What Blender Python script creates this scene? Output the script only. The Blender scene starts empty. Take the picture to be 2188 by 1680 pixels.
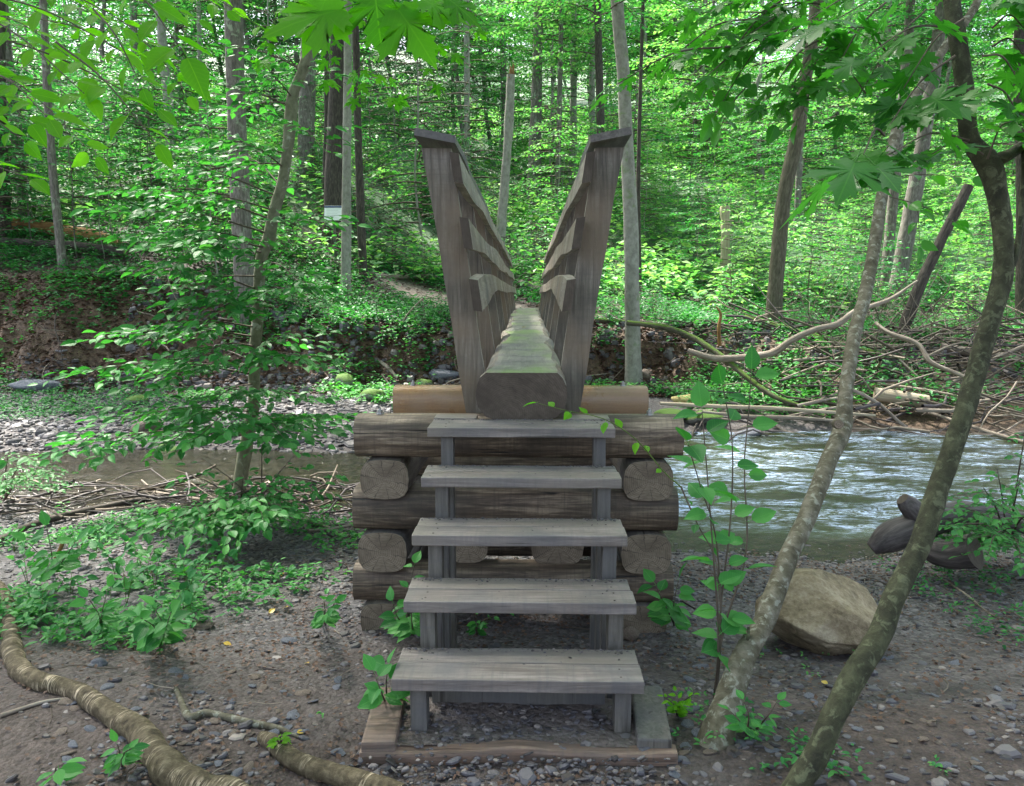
import bpy, math, random
import numpy as np
from mathutils import Vector, Matrix, Euler

sc = bpy.context.scene
R_ = math.radians
# ------------------------------------------------------------------ camera, sky, sun, exposure
EYE = 1.755
PITCH, YAW, F = R_(7.77), R_(1.25), 1700.0
cam_d = bpy.data.cameras.new('camera')
cam = bpy.data.objects.new('camera', cam_d)
sc.collection.objects.link(cam)
cam_d.sensor_width = 36.0
cam_d.lens = F / 2188 * 36
cam_d.clip_start = 0.05
cam_d.clip_end = 1000
cam.location = (0, 0, EYE)
cam.rotation_euler = (R_(90) - PITCH, 0, YAW)
sc.camera = cam

SUN_EL, SUN_AZ = R_(58), R_(-40)      # azimuth measured from +Y towards +X
world = bpy.data.worlds.new('World')
sc.world = world
world.use_nodes = True
wn = world.node_tree.nodes
wl = world.node_tree.links
bg = wn['Background']
sky = wn.new('ShaderNodeTexSky')
sky.sky_type = 'NISHITA'
sky.sun_disc = False
sky.sun_elevation = SUN_EL
sky.sun_rotation = SUN_AZ
sky.air_density = 1.0
sky.dust_density = 4.0
sky.ozone_density = 1.0
hs = wn.new('ShaderNodeHueSaturation'); hs.inputs['Saturation'].default_value = .62   # light softened by the leaves' own bounce
wl.new(sky.outputs[0], hs.inputs['Color']); wl.new(hs.outputs[0], bg.inputs[0])
bg.inputs[1].default_value = 0.15
sun_d = bpy.data.lights.new('sun', 'SUN')
sun_d.energy = 4.5
sun_d.angle = R_(6)
sun_d.color = (1.0, 0.95, 0.86)
sun = bpy.data.objects.new('sun', sun_d)
sc.collection.objects.link(sun)
sd = Vector((math.sin(SUN_AZ) * math.cos(SUN_EL), math.cos(SUN_AZ) * math.cos(SUN_EL), math.sin(SUN_EL)))
sun.rotation_euler = sd.to_track_quat('Z', 'Y').to_euler()
sun.location = (0, 0, 30)
sc.view_settings.view_transform = 'Standard'
sc.view_settings.look = 'None'
sc.view_settings.gamma = 1.0
sc.view_settings.exposure = 2.05
sc.view_settings.use_curve_mapping = False
sc.cycles.max_bounces = 5
sc.cycles.diffuse_bounces = 3
sc.cycles.glossy_bounces = 2
sc.cycles.transmission_bounces = 3
sc.cycles.use_denoising = True

# ------------------------------------------------------------------ helpers
C = sc.collection
rng = np.random.default_rng(7)
random.seed(7)

cp, sp_ = math.cos(PITCH), math.sin(PITCH)
cy, sy = math.cos(YAW), math.sin(YAW)
RT = np.array([cy, sy, 0.0]); FW0 = np.array([-sy, cy, 0.0])
FW = FW0 * cp + np.array([0, 0, -sp_]); UP = FW0 * sp_ + np.array([0, 0, cp])

def ray(px, py):
    return RT * (px - 1094) / F + UP * (840 - py) / F + FW

def at(px, py, Y):
    """the place at distance Y from the camera plane that is seen in that direction"""
    d = ray(px, py)
    d = d * (Y / d[1])
    return np.array([d[0], d[1], d[2] + EYE])

def hsh(ix, iy, iz, s):
    h = (ix * 374761393 + iy * 668265263 + iz * 2147483647 + s * 974634777) & 0xFFFFFFFF
    h = ((h ^ (h >> 13)) * 1274126177) & 0xFFFFFFFF
    h = h ^ (h >> 16)
    return (h & 0xFFFF) / 32767.5 - 1.0

def vnoise(p, s=0):
    p = np.asarray(p, float)
    i = np.floor(p).astype(np.int64); f = p - i
    f = f * f * (3 - 2 * f)
    x, y, z = i[..., 0], i[..., 1], i[..., 2]
    r = 0
    for dx in (0, 1):
        wx = f[..., 0] if dx else 1 - f[..., 0]
        for dy in (0, 1):
            wy = f[..., 1] if dy else 1 - f[..., 1]
            for dz in (0, 1):
                wz = f[..., 2] if dz else 1 - f[..., 2]
                r = r + hsh(x + dx, y + dy, z + dz, s) * wx * wy * wz
    return r

def fbm(p, o=3, s=0):
    r = 0; a = 1.0; p = np.asarray(p, float)
    for k in range(o):
        r = r + vnoise(p * 2 ** k, s + k) * a
        a *= 0.5
    return r

def p2(x, y, k=1.0):
    x = np.asarray(x, float); y = np.asarray(y, float)
    return np.stack([x * k, y * k, np.zeros_like(x * y) + 0.37], -1)

def sst(a, b, x):
    t = np.clip((x - a) / (b - a), 0, 1)
    return t * t * (3 - 2 * t)

# ---- the terrain as a function
WATER = -0.50
def near_shore(x):
    return 8.55 - 1.55 * sst(-2.2, 0.6, x) + 0.12 * np.sin(x * 1.7) + 1.2 * sst(3.5, 7.0, x)
def far_shore(x):
    return 10.15 + 1.6 * sst(-1.5, 2.0, x) + 0.15 * np.sin(x * 1.3 + 1)
def height(x, y, detail=True):
    x = np.asarray(x, float); y = np.asarray(y, float)
    ns, fs = near_shore(x), far_shore(x)
    near = -0.02 - 0.26 * sst(2.9, 4.6, y) - 0.25 * sst(0.0, 1.0, (y - 4.4) / (ns - 4.4)) - 0.22 * sst(0, 1.0, y - ns)
    near = near + 0.10 * sst(-1.2, -3.5, x) * sst(6.0, 3, y)
    near = near + 0.12 * sst(2.6, 4.5, x) * sst(8, 5, y)
    wob = 0.35 * vnoise(p2(x, y * 0 + 3, 0.55)) + 0.18 * vnoise(p2(x, y * 0 + 9, 1.7))
    bfoot = 14.7 - 2.3 * sst(2.2, 6.0, x) + wob
    btopw = 1.35 + 2.5 * sst(3.0, 6.0, x) + 1.0 * sst(-2.5, -6, x)
    bfoot = bfoot - .5 * sst(-2.5, -6, x)
    top = 1.78 - 0.83 * sst(-9.5, -2.4, x) - 0.02 * sst(0, 2, x) - 0.3 * sst(3, 6.5, x)
    bar = WATER - 0.22 + 0.38 * sst(fs - 0.5, fs + 1.2, y) + 0.12 * sst(fs + 1, 14.5, y)
    k = sst(0, 1, (y - bfoot) / btopw)
    far = bar * (1 - k) + top * k
    # mound of soil that carries the far end of the bridge and the path
    pm = np.exp(-((x + 0.05) / 1.6) ** 2)
    far = far + pm * 0.22 * sst(15.6, 16.8, y)
    rise = 0.30 * np.clip(y - 16.0, 0, 200) * sst(-1.5, -8, x) + 0.11 * np.clip(y - 17, 0, 8) * sst(-8, -1.5, x)
    rise = rise * sst(80, 30, y) if False else rise
    hill = 0.30 * np.clip(y - 24, 0, 400) * (1 - sst(-1.5, -8, x)) + 0.6 * sst(18, 26, y)
    far = far + rise + hill * 1.0
    h = np.where(y < (ns + fs) / 2, near, far)
    if detail:
        amp = 0.5 + 0.5 * sst(10, 16, y)
        h = h + amp * (0.035 * fbm(p2(x, y, 1.3), 3, 5) + 0.010 * vnoise(p2(x, y, 6), 9))
        bank = sst(0.05, 0.4, k) * sst(1.0, 0.7, k) * (y > 12)
        h = h + bank * (0.22 * fbm(p2(x, y, 2.6), 4, 15))
        h = h + sst(18, 30, y) * 0.5 * vnoise(p2(x, y, 0.15), 19)
    return h

def lipf(x, y):
    x = np.asarray(x, float); y = np.asarray(y, float)
    kb = (y - (14.5 - 2.3 * sst(2.2, 6.0, x))) / 1.2
    return .34 * np.exp(-((kb - 1.0) / .22) ** 2) * sst(-6, -3.5, x) * (x < 3.2) * (.6 + .5 * vnoise(p2(x, y * 0, 1.3), 77) + .25 * vnoise(p2(x, y * 0, 5), 78))

def gnd(px, py, y0=1.6, y1=90):
    """where the view ray in that direction meets the ground"""
    d = ray(px, py); d = d / d[1]
    ys = np.concatenate([np.arange(y0, 12, 0.02), np.arange(12, y1, 0.05)])
    z = EYE + d[2] * ys
    x = d[0] * ys
    hit = z <= height(x, ys)
    i = int(np.argmax(hit)) if hit.any() else len(ys) - 1
    return np.array([x[i], ys[i], float(height(x[i], ys[i]))])

def hz(x, y):
    return float(height(x, y))

# ---- meshes and objects
def mesh(name, verts, faces, mats, mi=None, attrs=None, smooth=False, fl=None):
    """faces: (n,3) or (n,4) array, or a list of both kinds of arrays"""
    me = bpy.data.meshes.new(name)
    verts = np.asarray(verts, np.float32)
    if isinstance(faces, np.ndarray): faces = [faces]
    faces = [np.asarray(f, np.int32) for f in faces if len(f)]
    me.vertices.add(len(verts)); me.vertices.foreach_set('co', verts.ravel())
    nl = sum(f.size for f in faces); nf = sum(len(f) for f in faces)
    me.loops.add(nl); me.loops.foreach_set('vertex_index', np.concatenate([f.ravel() for f in faces]))
    me.polygons.add(nf)
    tot = np.concatenate([np.full(len(f), f.shape[1], np.int32) for f in faces])
    st = np.concatenate([[0], np.cumsum(tot)[:-1]]).astype(np.int32)
    me.polygons.foreach_set('loop_start', st); me.polygons.foreach_set('loop_total', tot)
    for m in mats: me.materials.append(m)
    if mi is not None: me.polygons.foreach_set('material_index', np.asarray(mi, np.int32))
    sm = np.full(nf, smooth) if np.isscalar(smooth) else np.asarray(smooth)
    me.polygons.foreach_set('use_smooth', sm.astype(bool))
    for k, v in (attrs or {}).items():
        v = np.asarray(v, np.float32)
        if v.ndim == 1:
            a = me.attributes.new(k, 'FLOAT', 'POINT'); a.data.foreach_set('value', v)
        else:
            a = me.attributes.new(k, 'FLOAT_VECTOR', 'POINT'); a.data.foreach_set('vector', v.ravel())
    me.update(calc_edges=True)
    return me

def obj(name, me, parent=None, loc=None, mat=None):
    o = bpy.data.objects.new(name, me)
    C.objects.link(o)
    if parent is not None: o.parent = parent
    if loc is not None: o.location = loc
    if mat is not None: o.matrix_local = mat
    return o

def tag(o, label=None, cat=None, group=None, kind=None):
    if label: o['label'] = label
    if cat: o['category'] = cat
    if group: o['group'] = group
    if kind: o['kind'] = kind
    return o

def thing(name, loc, label, cat, group=None):
    o = bpy.data.objects.new(name, None); C.objects.link(o)
    o.location = loc; o.empty_display_size = 0.1
    return tag(o, label, cat, group)

class MB:
    """collects geometry"""
    def __init__(s): s.v = []; s.q = []; s.t = []; s.mq = []; s.mt = []; s.tc = []; s.n = 0
    def add(s, v, q=None, t=None, m=0, tc=None, mt=None):
        v = np.asarray(v, float)
        s.v.append(v); s.tc.append(v if tc is None else tc)
        if q is not None and len(q): s.q.append(np.asarray(q) + s.n); s.mq += [m] * len(q)
        if t is not None and len(t): s.t.append(np.asarray(t) + s.n); s.mt += [m if mt is None else mt] * len(t)
        s.n += len(v)
    def build(s, name, mats, smooth=True, off=None):
        v = np.concatenate(s.v)
        if off is not None: v = v - np.asarray(off)
        fs = []; mi = []
        if s.q: fs.append(np.concatenate(s.q)); mi += s.mq
        if s.t: fs.append(np.concatenate(s.t)); mi += s.mt
        return mesh(name, v, fs, mats, mi, {'tc': np.concatenate(s.tc)}, smooth)

def resample(pts, n):
    pts = np.asarray(pts, float)
    if len(pts) < 3:
        t = np.linspace(0, 1, n)[:, None]
        return pts[0] * (1 - t) + pts[-1] * t
    P = np.vstack([2 * pts[0] - pts[1], pts, 2 * pts[-1] - pts[-2]])
    L = np.concatenate([[0], np.cumsum(np.linalg.norm(np.diff(pts[:, :3], axis=0), axis=1))])
    s = np.linspace(0, L[-1], n)
    out = []
    for u in s:
        i = min(int(np.searchsorted(L, u, side='right')) - 1, len(pts) - 2)
        t = (u - L[i]) / max(L[i + 1] - L[i], 1e-9)
        a, b, c, d = P[i], P[i + 1], P[i + 2], P[i + 3]
        out.append(0.5 * ((2 * b) + (-a + c) * t + (2 * a - 5 * b + 4 * c - d) * t * t + (-a + 3 * b - 3 * c + d) * t ** 3))
    return np.array(out)

def tube(mb, pts, rad, seg=8, n=None, rough=0.0, rf=6.0, m=0, capm=None, caps=True, seed=0, knob=0.0):
    """a tapered, knobbly round limb along points"""
    pts = np.asarray(pts, float)
    rad = np.asarray(rad, float) if not np.isscalar(rad) else np.full(len(pts), rad)
    P = np.hstack([pts, rad[:, None]])
    if n is None: n = len(pts)
    P = resample(P, n) if (n != len(pts) or len(pts) > 2) else P
    pts, rad = P[:, :3], np.abs(P[:, 3])
    n = len(pts)
    T = np.gradient(pts, axis=0); T /= np.linalg.norm(T, axis=1)[:, None] + 1e-12
    u = np.cross(T[0], [0.31, 0.2, 0.93]); u = u / (np.linalg.norm(u) + 1e-9)
    ang = np.linspace(0, 2 * math.pi, seg, endpoint=False)
    L = np.concatenate([[0], np.cumsum(np.linalg.norm(np.diff(pts, axis=0), axis=1))])
    V = []; TC = []
    for i in range(n):
        u = u - T[i] * np.dot(u, T[i]); u /= np.linalg.norm(u) + 1e-9
        w = np.cross(T[i], u)
        d = np.cos(ang)[:, None] * u + np.sin(ang)[:, None] * w
        r = np.full(seg, rad[i])
        if rough:
            q = pts[i] + d * rad[i]
            r = r * (1 + rough * fbm(q * rf + seed * 7.3, 2, seed) + knob * np.maximum(0, vnoise(q * rf * 0.35 + seed, seed) - 0.35))
        V.append(pts[i] + d * r[:, None])
        TC.append(np.stack([np.cos(ang) * rad[i] + seed * 1.7, np.sin(ang) * rad[i], np.full(seg, L[i])], 1))
    V = np.concatenate(V); TC = np.concatenate(TC)
    j = np.arange(seg); k = (j + 1) % seg
    Q = np.concatenate([np.stack([i * seg + j, i * seg + k, (i + 1) * seg + k, (i + 1) * seg + j], 1) for i in range(n - 1)])
    mb.add(V, q=Q, m=m, tc=TC)
    if caps:
        cm = m if capm is None else capm
        for e in (0, n - 1):
            ring = V[e * seg:(e + 1) * seg]
            c = pts[e]
            vv = np.vstack([ring, c]); tt = np.stack([j, k, np.full(seg, seg)], 1)
            if e == 0: tt = tt[:, ::-1]
            tcc = np.vstack([(ring - c) @ np.stack([u, w, T[e]], 1), [[0, 0, 0]]])
            mb.add(vv, t=tt, m=cm, tc=tcc, mt=cm)

# ---- leaf templates: verts (k,3) with y along the leaf (length 1), tris, luv
def t_diamond(w=0.55):
    v = np.array([[0, 0, 0], [w / 2, 0.42, 0.07], [0, 1, -0.06], [-w / 2, 0.42, 0.07]])
    return v, np.array([[0, 1, 2], [0, 2, 3]])
def t_ovate(w=0.55):
    v = np.array([[0, 0, 0], [w * .42, .22, .05], [w * .5, .48, .07], [w * .3, .78, .02], [0, 1, -.1],
                  [-w * .3, .78, .02], [-w * .5, .48, .07], [-w * .42, .22, .05], [0, .48, 0.0]])
    t = [[8, i, i + 1] for i in range(7)] + [[8, 7, 0]]
    return v, np.array(t)
def t_fine(w=0.55, droop=0.14, serr=0.03, n=11, curl=0.06, point=1.0):
    """a closely seen leaf: toothed edge, keel, drooping tip"""
    ys = np.linspace(0, 1, n)
    prof = np.sin(np.pi * np.clip(ys, 0, 1) ** 0.8) ** 0.85
    prof = prof * (1 - 0.35 * point * ys ** 3)
    V = []; 
    for i, y in enumerate(ys):
        hw = w / 2 * prof[i] * (1 + (serr * 3 if i % 2 else -serr)) if 0 < i < n - 1 else 0.0
        zc = -droop * y * y
        V += [[-hw, y - (0.02 if i % 2 else 0), zc + curl * abs(hw) * 3], [-hw * .5, y, zc + curl * hw * 1.2 + 0.012 * math.sin(i * 2.1)], [0, y, zc - 0.012],
              [hw * .5, y, zc + curl * hw * 1.2 + 0.012 * math.sin(i * 2.1 + 1)], [hw, y - (0.02 if i % 2 else 0), zc + curl * abs(hw) * 3]]
    Q = []
    for i in range(n - 1):
        for c in range(4):
            a = i * 5 + c
            Q.append([a, a + 1, a + 6, a + 5])
    # stalk
    V = np.array(V); k = len(V)
    V = np.vstack([V, [[-.012, -.22, .03], [.012, -.22, .03], [0, -.22, .05], [-.01, 0.01, 0], [.01, 0.01, 0], [0, .01, .016]]])
    Q += [[k, k + 1, k + 4, k + 3], [k + 1, k + 2, k + 5, k + 4], [k + 2, k, k + 3, k + 5]]
    return V, np.array(Q)
def t_maple():
    half = [(0, 0.02), (.07, -.02), (.17, -.08), (.24, .0), (.38, -.03), (.33, .06), (.45, .11), (.33, .15), (.24, .19), (.40, .25), (.50, .35), (.66, .37),
            (.60, .45), (.72, .58), (.53, .55), (.44, .62), (.33, .50), (.17, .41), (.16, .54), (.28, .66), (.20, .70), (.24, .86), (.14, .82), (.09, .93), (0, 1.12)]
    out = [(x, y) for x, y in half] + [(-x, y) for x, y in half[-2:0:-1]]
    out = np.array(out)
    c = np.array([0, .25])
    n = len(out)
    inner = c + (out - c) * 0.5
    def zf(p):
        r = np.linalg.norm(p - c, axis=1); a = np.arctan2(p[:, 1] - c[1], p[:, 0])
        return -0.13 * r ** 2 + 0.018 * np.cos(a * 5) * r - 0.03 * np.abs(p[:, 0])
    V = np.vstack([np.column_stack([out, zf(out)]), np.column_stack([inner, zf(inner)]), [[c[0], c[1], 0]]])
    Q = [[i, (i + 1) % n, n + (i + 1) % n, n + i] for i in range(n)]
    T = [[n + i, n + (i + 1) % n, 2 * n] for i in range(n)]
    k = len(V)
    V = np.vstack([V, [[-.009, -.5, .03], [.009, -.5, .03], [0, -.5, .05], [-.009, .03, 0], [.009, .03, 0], [0, .03, .014]]])
    Q += [[k, k + 1, k + 4, k + 3], [k + 1, k + 2, k + 5, k + 4], [k + 2, k, k + 3, k + 5]]
    return V, np.array(Q), np.array(T)

def basis(d, up):
    """rows: right, dir, normal for leaves pointing along d with face normal near up"""
    d = d / (np.linalg.norm(d, axis=1)[:, None] + 1e-9)
    r = np.cross(d, up); r /= np.linalg.norm(r, axis=1)[:, None] + 1e-9
    n = np.cross(r, d)
    return r, d, n

def leaves_mesh(name, pos, d, up, size, mat, templ, extra=None, extram=None, off=None):
    """all given leaves as one mesh"""
    tv, tf = templ
    r, dd, n = basis(d, up)
    size = np.asarray(size, float).reshape(-1, 1, 1)
    V = pos[:, None, :] + size * (tv[None, :, 0:1] * r[:, None] + tv[None, :, 1:2] * dd[:, None] + tv[None, :, 2:3] * n[:, None])
    N, k = len(pos), len(tv)
    Fc = (tf[None] + (np.arange(N) * k)[:, None, None]).reshape(-1, tf.shape[1])
    lv = np.repeat(np.random.default_rng(N).random(N), k)
    luv = np.tile(tv[:, :3], (N, 1))
    V = V.reshape(-1, 3)
    if off is not None: V = V - np.asarray(off)
    if extra is None:
        return mesh(name, V, Fc, [mat], None, {'lv': lv, 'luv': luv})
    ev = np.concatenate(extra.v); eq = np.concatenate(extra.q)
    if off is not None: ev = ev - np.asarray(off)
    nv = len(V)
    V = np.vstack([V, ev])
    fs = [Fc, eq + nv]
    return mesh(name, V, fs, [mat, extram], [0] * len(Fc) + [1] * len(eq),
                {'lv': np.concatenate([lv, np.zeros(len(ev))]), 'luv': np.vstack([luv, np.zeros((len(ev), 3))]),
                 'tc': np.vstack([np.zeros((nv, 3)), np.concatenate(extra.tc)])},
                np.array([False] * len(Fc) + [True] * len(eq)))

# ------------------------------------------------------------------ materials
def newmat(name):
    m = bpy.data.materials.new(name); m.use_nodes = True
    nt = m.node_tree
    b = nt.nodes['Principled BSDF']
    return m, nt, b
def N(nt, t, **k):
    n = nt.nodes.new(t)
    for a, v in k.items():
        if a in ('op',): n.operation = v
        elif a == 'bt': n.blend_type = v
        else: setattr(n, a, v)
    return n
def ramp(nt, fac, stops):
    r = nt.nodes.new('ShaderNodeValToRGB')
    e = r.color_ramp.elements
    while len(e) < len(stops): e.new(0.5)
    for i, (p, c) in enumerate(stops):
        e[i].position = p; e[i].color = (*c, 1) if len(c) == 3 else c
    nt.links.new(fac, r.inputs[0])
    return r.outputs[0]
def noise(nt, vec, scale, detail=4, rough=0.6, dist=0.0):
    n = nt.nodes.new('ShaderNodeTexNoise')
    n.inputs['Scale'].default_value = scale; n.inputs['Detail'].default_value = detail
    n.inputs['Roughness'].default_value = rough; n.inputs['Distortion'].default_value = dist
    nt.links.new(vec, n.inputs['Vector'])
    return n.outputs[0]
def mapping(nt, vec, scale=(1, 1, 1), loc=None):
    m = nt.nodes.new('ShaderNodeMapping'); m.inputs['Scale'].default_value = scale
    nt.links.new(vec, m.inputs['Vector'])
    if loc is not None: nt.links.new(loc, m.inputs['Location'])
    return m.outputs[0]
def attr(nt, name):
    a = nt.nodes.new('ShaderNodeAttribute'); a.attribute_name = name
    return a
def mixc(nt, fac, a, b, bt='MIX'):
    m = nt.nodes.new('ShaderNodeMix'); m.data_type = 'RGBA'; m.blend_type = bt
    for s, v in ((m.inputs[0], fac), (m.inputs[6], a), (m.inputs[7], b)):
        if hasattr(v, 'links') or hasattr(v, 'is_linked'): nt.links.new(v, s)
        elif isinstance(v, tuple): s.default_value = (*v, 1)
        else: s.default_value = v
    return m.outputs[2]
def math_(nt, op, a, b=None, clamp=False):
    m = nt.nodes.new('ShaderNodeMath'); m.operation = op; m.use_clamp = clamp
    for s, v in zip(m.inputs, (a, b)):
        if v is None: continue
        if hasattr(v, 'is_linked'): nt.links.new(v, s)
        else: s.default_value = v
    return m.outputs[0]
def bump(nt, h, strength, dist, b, base=None):
    n = nt.nodes.new('ShaderNodeBump'); n.inputs['Strength'].default_value = strength; n.inputs['Distance'].default_value = dist
    nt.links.new(h, n.inputs['Height']); nt.links.new(n.outputs[0], b.inputs['Normal'])
    return n
def objvec(nt, jitter=True):
    """object coordinates shifted by a random amount per object"""
    tc = nt.nodes.new('ShaderNodeTexCoord')
    if not jitter: return tc.outputs['Object']
    oi = nt.nodes.new('ShaderNodeObjectInfo')
    v = nt.nodes.new('ShaderNodeVectorMath'); v.operation = 'SCALE'; v.inputs[0].default_value = (37, 23, 51)
    nt.links.new(oi.outputs['Random'], v.inputs['Scale'])
    a = nt.nodes.new('ShaderNodeVectorMath'); a.operation = 'ADD'
    nt.links.new(tc.outputs['Object'], a.inputs[0]); nt.links.new(v.outputs[0], a.inputs[1])
    return a.outputs[0]

def leaf_mat(name, dark, mid, light, trans=0.45, rough=0.38, vein=False, spec=0.5, tcol=None):
    m, nt, b = newmat(name)
    lv = attr(nt, 'lv').outputs['Fac']
    oi = nt.nodes.new('ShaderNodeObjectInfo')
    f = math_(nt, 'MULTIPLY_ADD', lv, 0.6); f.node.inputs[2].default_value = 0.0
    f2 = math_(nt, 'MULTIPLY', oi.outputs['Random'], 0.4)
    fac = math_(nt, 'ADD', f, f2)
    col = ramp(nt, fac, [(0.05, dark), (0.5, mid), (0.95, light)])
    if vein:
        a = attr(nt, 'luv')
        s = nt.nodes.new('ShaderNodeSeparateXYZ'); nt.links.new(a.outputs['Vector'], s.inputs[0])
        ax = math_(nt, 'ABSOLUTE', s.outputs[0])
        mid_ = math_(nt, 'LESS_THAN', ax, 0.012)
        yy = math_(nt, 'SUBTRACT', s.outputs[1], math_(nt, 'MULTIPLY', ax, 0.9))
        w = math_(nt, 'PINGPONG', math_(nt, 'MULTIPLY', yy, 9.0), 0.5)
        side = math_(nt, 'LESS_THAN', w, 0.045)
        v = math_(nt, 'MAXIMUM', mid_, math_(nt, 'MULTIPLY', side, 0.55))
        tc = nt.nodes.new('ShaderNodeTexCoord')
        nz = noise(nt, tc.outputs['Object'], 40, 3)
        col = mixc(nt, math_(nt, 'MULTIPLY', nz, 0.35), col, dark)
        col = mixc(nt, math_(nt, 'MULTIPLY', v, 0.55), col, light)
        bump(nt, math_(nt, 'SUBTRACT', w, math_(nt, 'MULTIPLY', mid_, 0.4)), 0.12, 0.002, b)
    nt.links.new(col, b.inputs['Base Color'])
    b.inputs['Roughness'].default_value = rough
    b.inputs['Specular IOR Level'].default_value = spec
    tr = nt.nodes.new('ShaderNodeBsdfTranslucent')
    tint = mixc(nt, 1.0, col, tcol or (1.15, 1.5, 0.6), 'MULTIPLY')
    nt.links.new(tint, tr.inputs[0])
    mx = nt.nodes.new('ShaderNodeMixShader'); mx.inputs[0].default_value = trans
    nt.links.new(b.outputs[0], mx.inputs[1]); nt.links.new(tr.outputs[0], mx.inputs[2])
    nt.links.new(mx.outputs[0], nt.nodes['Material Output'].inputs[0])
    return m

LEAF_FAR = leaf_mat('leaf_far', (.010, .06, .026), (.036, .20, .062), (.13, .40, .11), rough=.48, spec=.3, trans=.36)
LEAF_PALE = leaf_mat('leaf_pale', (.025, .13, .045), (.09, .30, .09), (.32, .50, .20), rough=.5, spec=.3, trans=.42)
LEAF_HEM = leaf_mat('leaf_hemlock', (.008, .045, .028), (.022, .10, .05), (.05, .17, .075), trans=0.2, rough=.5, spec=.35)
LEAF_MID = leaf_mat('leaf_mid', (.012, .08, .025), (.04, .19, .05), (.13, .35, .07), rough=.42, spec=.4, trans=.35)
LEAF_HERB = leaf_mat('leaf_herb', (.016, .10, .03), (.045, .225, .06), (.13, .38, .09), rough=.5, spec=.3, trans=.35)
LEAF_NEAR = leaf_mat('leaf_near', (.07, .25, .01), (.13, .38, .012), (.20, .48, .02), vein=True, trans=0.65, rough=.5, spec=.3)
LEAF_BUSH = leaf_mat('leaf_bush', (.02, .12, .03), (.055, .25, .055), (.12, .38, .085), vein=True, trans=0.4, rough=0.48, spec=.25)
LEAF_MAPLE_D = leaf_mat('leaf_maple_dark', (.025, .15, .018), (.05, .22, .025), (.085, .30, .035), vein=True, trans=0.55, rough=0.36, spec=0.5)
LEAF_MAPLE_L = leaf_mat('leaf_maple_light', (.06, .24, .01), (.10, .34, .012), (.15, .42, .02), vein=True, trans=0.65, rough=.5, spec=.3)
LEAF_YELLOW = leaf_mat('leaf_yellow', (.5, .32, .03), (.62, .42, .05), (.7, .5, .1), trans=0.2)
LEAF_DEAD = leaf_mat('leaf_dead', (.05, .026, .016), (.10, .055, .035), (.19, .12, .085), trans=0.1, rough=0.7, tcol=(1.2, 1, .8))

def bark_mat(name, stops, scale=(9, 9, 2.2), bumps=0.6, lichen=None, rough=0.85, moss=None, rings=None, lscale=5.0, lth=0.58):
    m, nt, b = newmat(name)
    a = attr(nt, 'tc').outputs['Vector']
    oi = nt.nodes.new('ShaderNodeObjectInfo')
    v = nt.nodes.new('ShaderNodeVectorMath'); v.operation = 'SCALE'; v.inputs[0].default_value = (13, 29, 41)
    nt.links.new(oi.outputs['Random'], v.inputs['Scale'])
    ad = nt.nodes.new('ShaderNodeVectorMath'); ad.operation = 'ADD'
    nt.links.new(a, ad.inputs[0]); nt.links.new(v.outputs[0], ad.inputs[1]); a = ad.outputs[0]
    n1 = noise(nt, mapping(nt, a, scale), 3.0, 6, 0.65, 0.3)
    n2 = noise(nt, a, 2.3, 3, 0.5)
    col = ramp(nt, n1, stops)
    col = mixc(nt, math_(nt, 'MULTIPLY', n2, 0.5), col, stops[0][1])
    h = n1
    if lichen:
        n3 = noise(nt, a, lscale, 5, 0.62, 0.5)
        f = ramp(nt, n3, [(lth - .01, (0, 0, 0)), (lth + 0.07, (.8, .8, .8))])
        col = mixc(nt, f, col, lichen)
    if rings:
        n4 = noise(nt, mapping(nt, a, (6, 6, 60)), 1.0, 4, 0.7, 1.2)
        f = ramp(nt, n4, [(0.50, (0, 0, 0)), (0.60, (1, 1, 1))])
        n5 = noise(nt, a, 9, 3, 0.5)
        g = ramp(nt, n5, [(.48, (0, 0, 0)), (.60, (1, 1, 1))])
        col = mixc(nt, math_(nt, 'MULTIPLY', f, g), col, rings)
        h = math_(nt, 'ADD', n1, math_(nt, 'MULTIPLY', n4, 0.6))
    if moss:
        geo = nt.nodes.new('ShaderNodeNewGeometry')
        s = nt.nodes.new('ShaderNodeSeparateXYZ'); nt.links.new(geo.outputs['Normal'], s.inputs[0])
        n6 = noise(nt, a, 4, 4, 0.6)
        g = math_(nt, 'MULTIPLY', math_(nt, 'ADD', s.outputs[2], 0.35), n6)
        f = ramp(nt, g, [(0.28, (0, 0, 0)), (0.5, (1, 1, 1))])
        col = mixc(nt, f, col, moss)
    nt.links.new(col, b.inputs['Base Color'])
    b.inputs['Roughness'].default_value = rough
    b.inputs['Specular IOR Level'].default_value = 0.3
    bump(nt, h, bumps, 0.02, b)
    return m

BARK_GREY = bark_mat('bark_grey', [(.3, (.06, .055, .048)), (.5, (.17, .155, .135)), (.7, (.30, .28, .25))], lichen=(.30, .36, .26))
BARK_DARK = bark_mat('bark_dark', [(.3, (.025, .022, .02)), (.5, (.07, .058, .05)), (.7, (.14, .12, .10))])
BARK_BEECH = bark_mat('bark_beech', [(.3, (.16, .155, .13)), (.5, (.28, .275, .24)), (.7, (.38, .38, .33))], scale=(4, 4, 3), bumps=0.25, lichen=(.16, .22, .10))
BARK_SAP = bark_mat('bark_sapling', [(.3, (.09, .09, .055)), (.5, (.17, .17, .11)), (.7, (.26, .26, .18))], scale=(6, 6, 4), bumps=0.35, lichen=(.36, .37, .32), lscale=9, lth=.60)
BARK_SAP2 = bark_mat('bark_sapling_dark', [(.3, (.018, .018, .011)), (.5, (.045, .047, .024)), (.7, (.09, .095, .05))], scale=(6, 6, 5), bumps=0.6, lichen=(.105, .115, .065), lscale=24, lth=.55)
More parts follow.
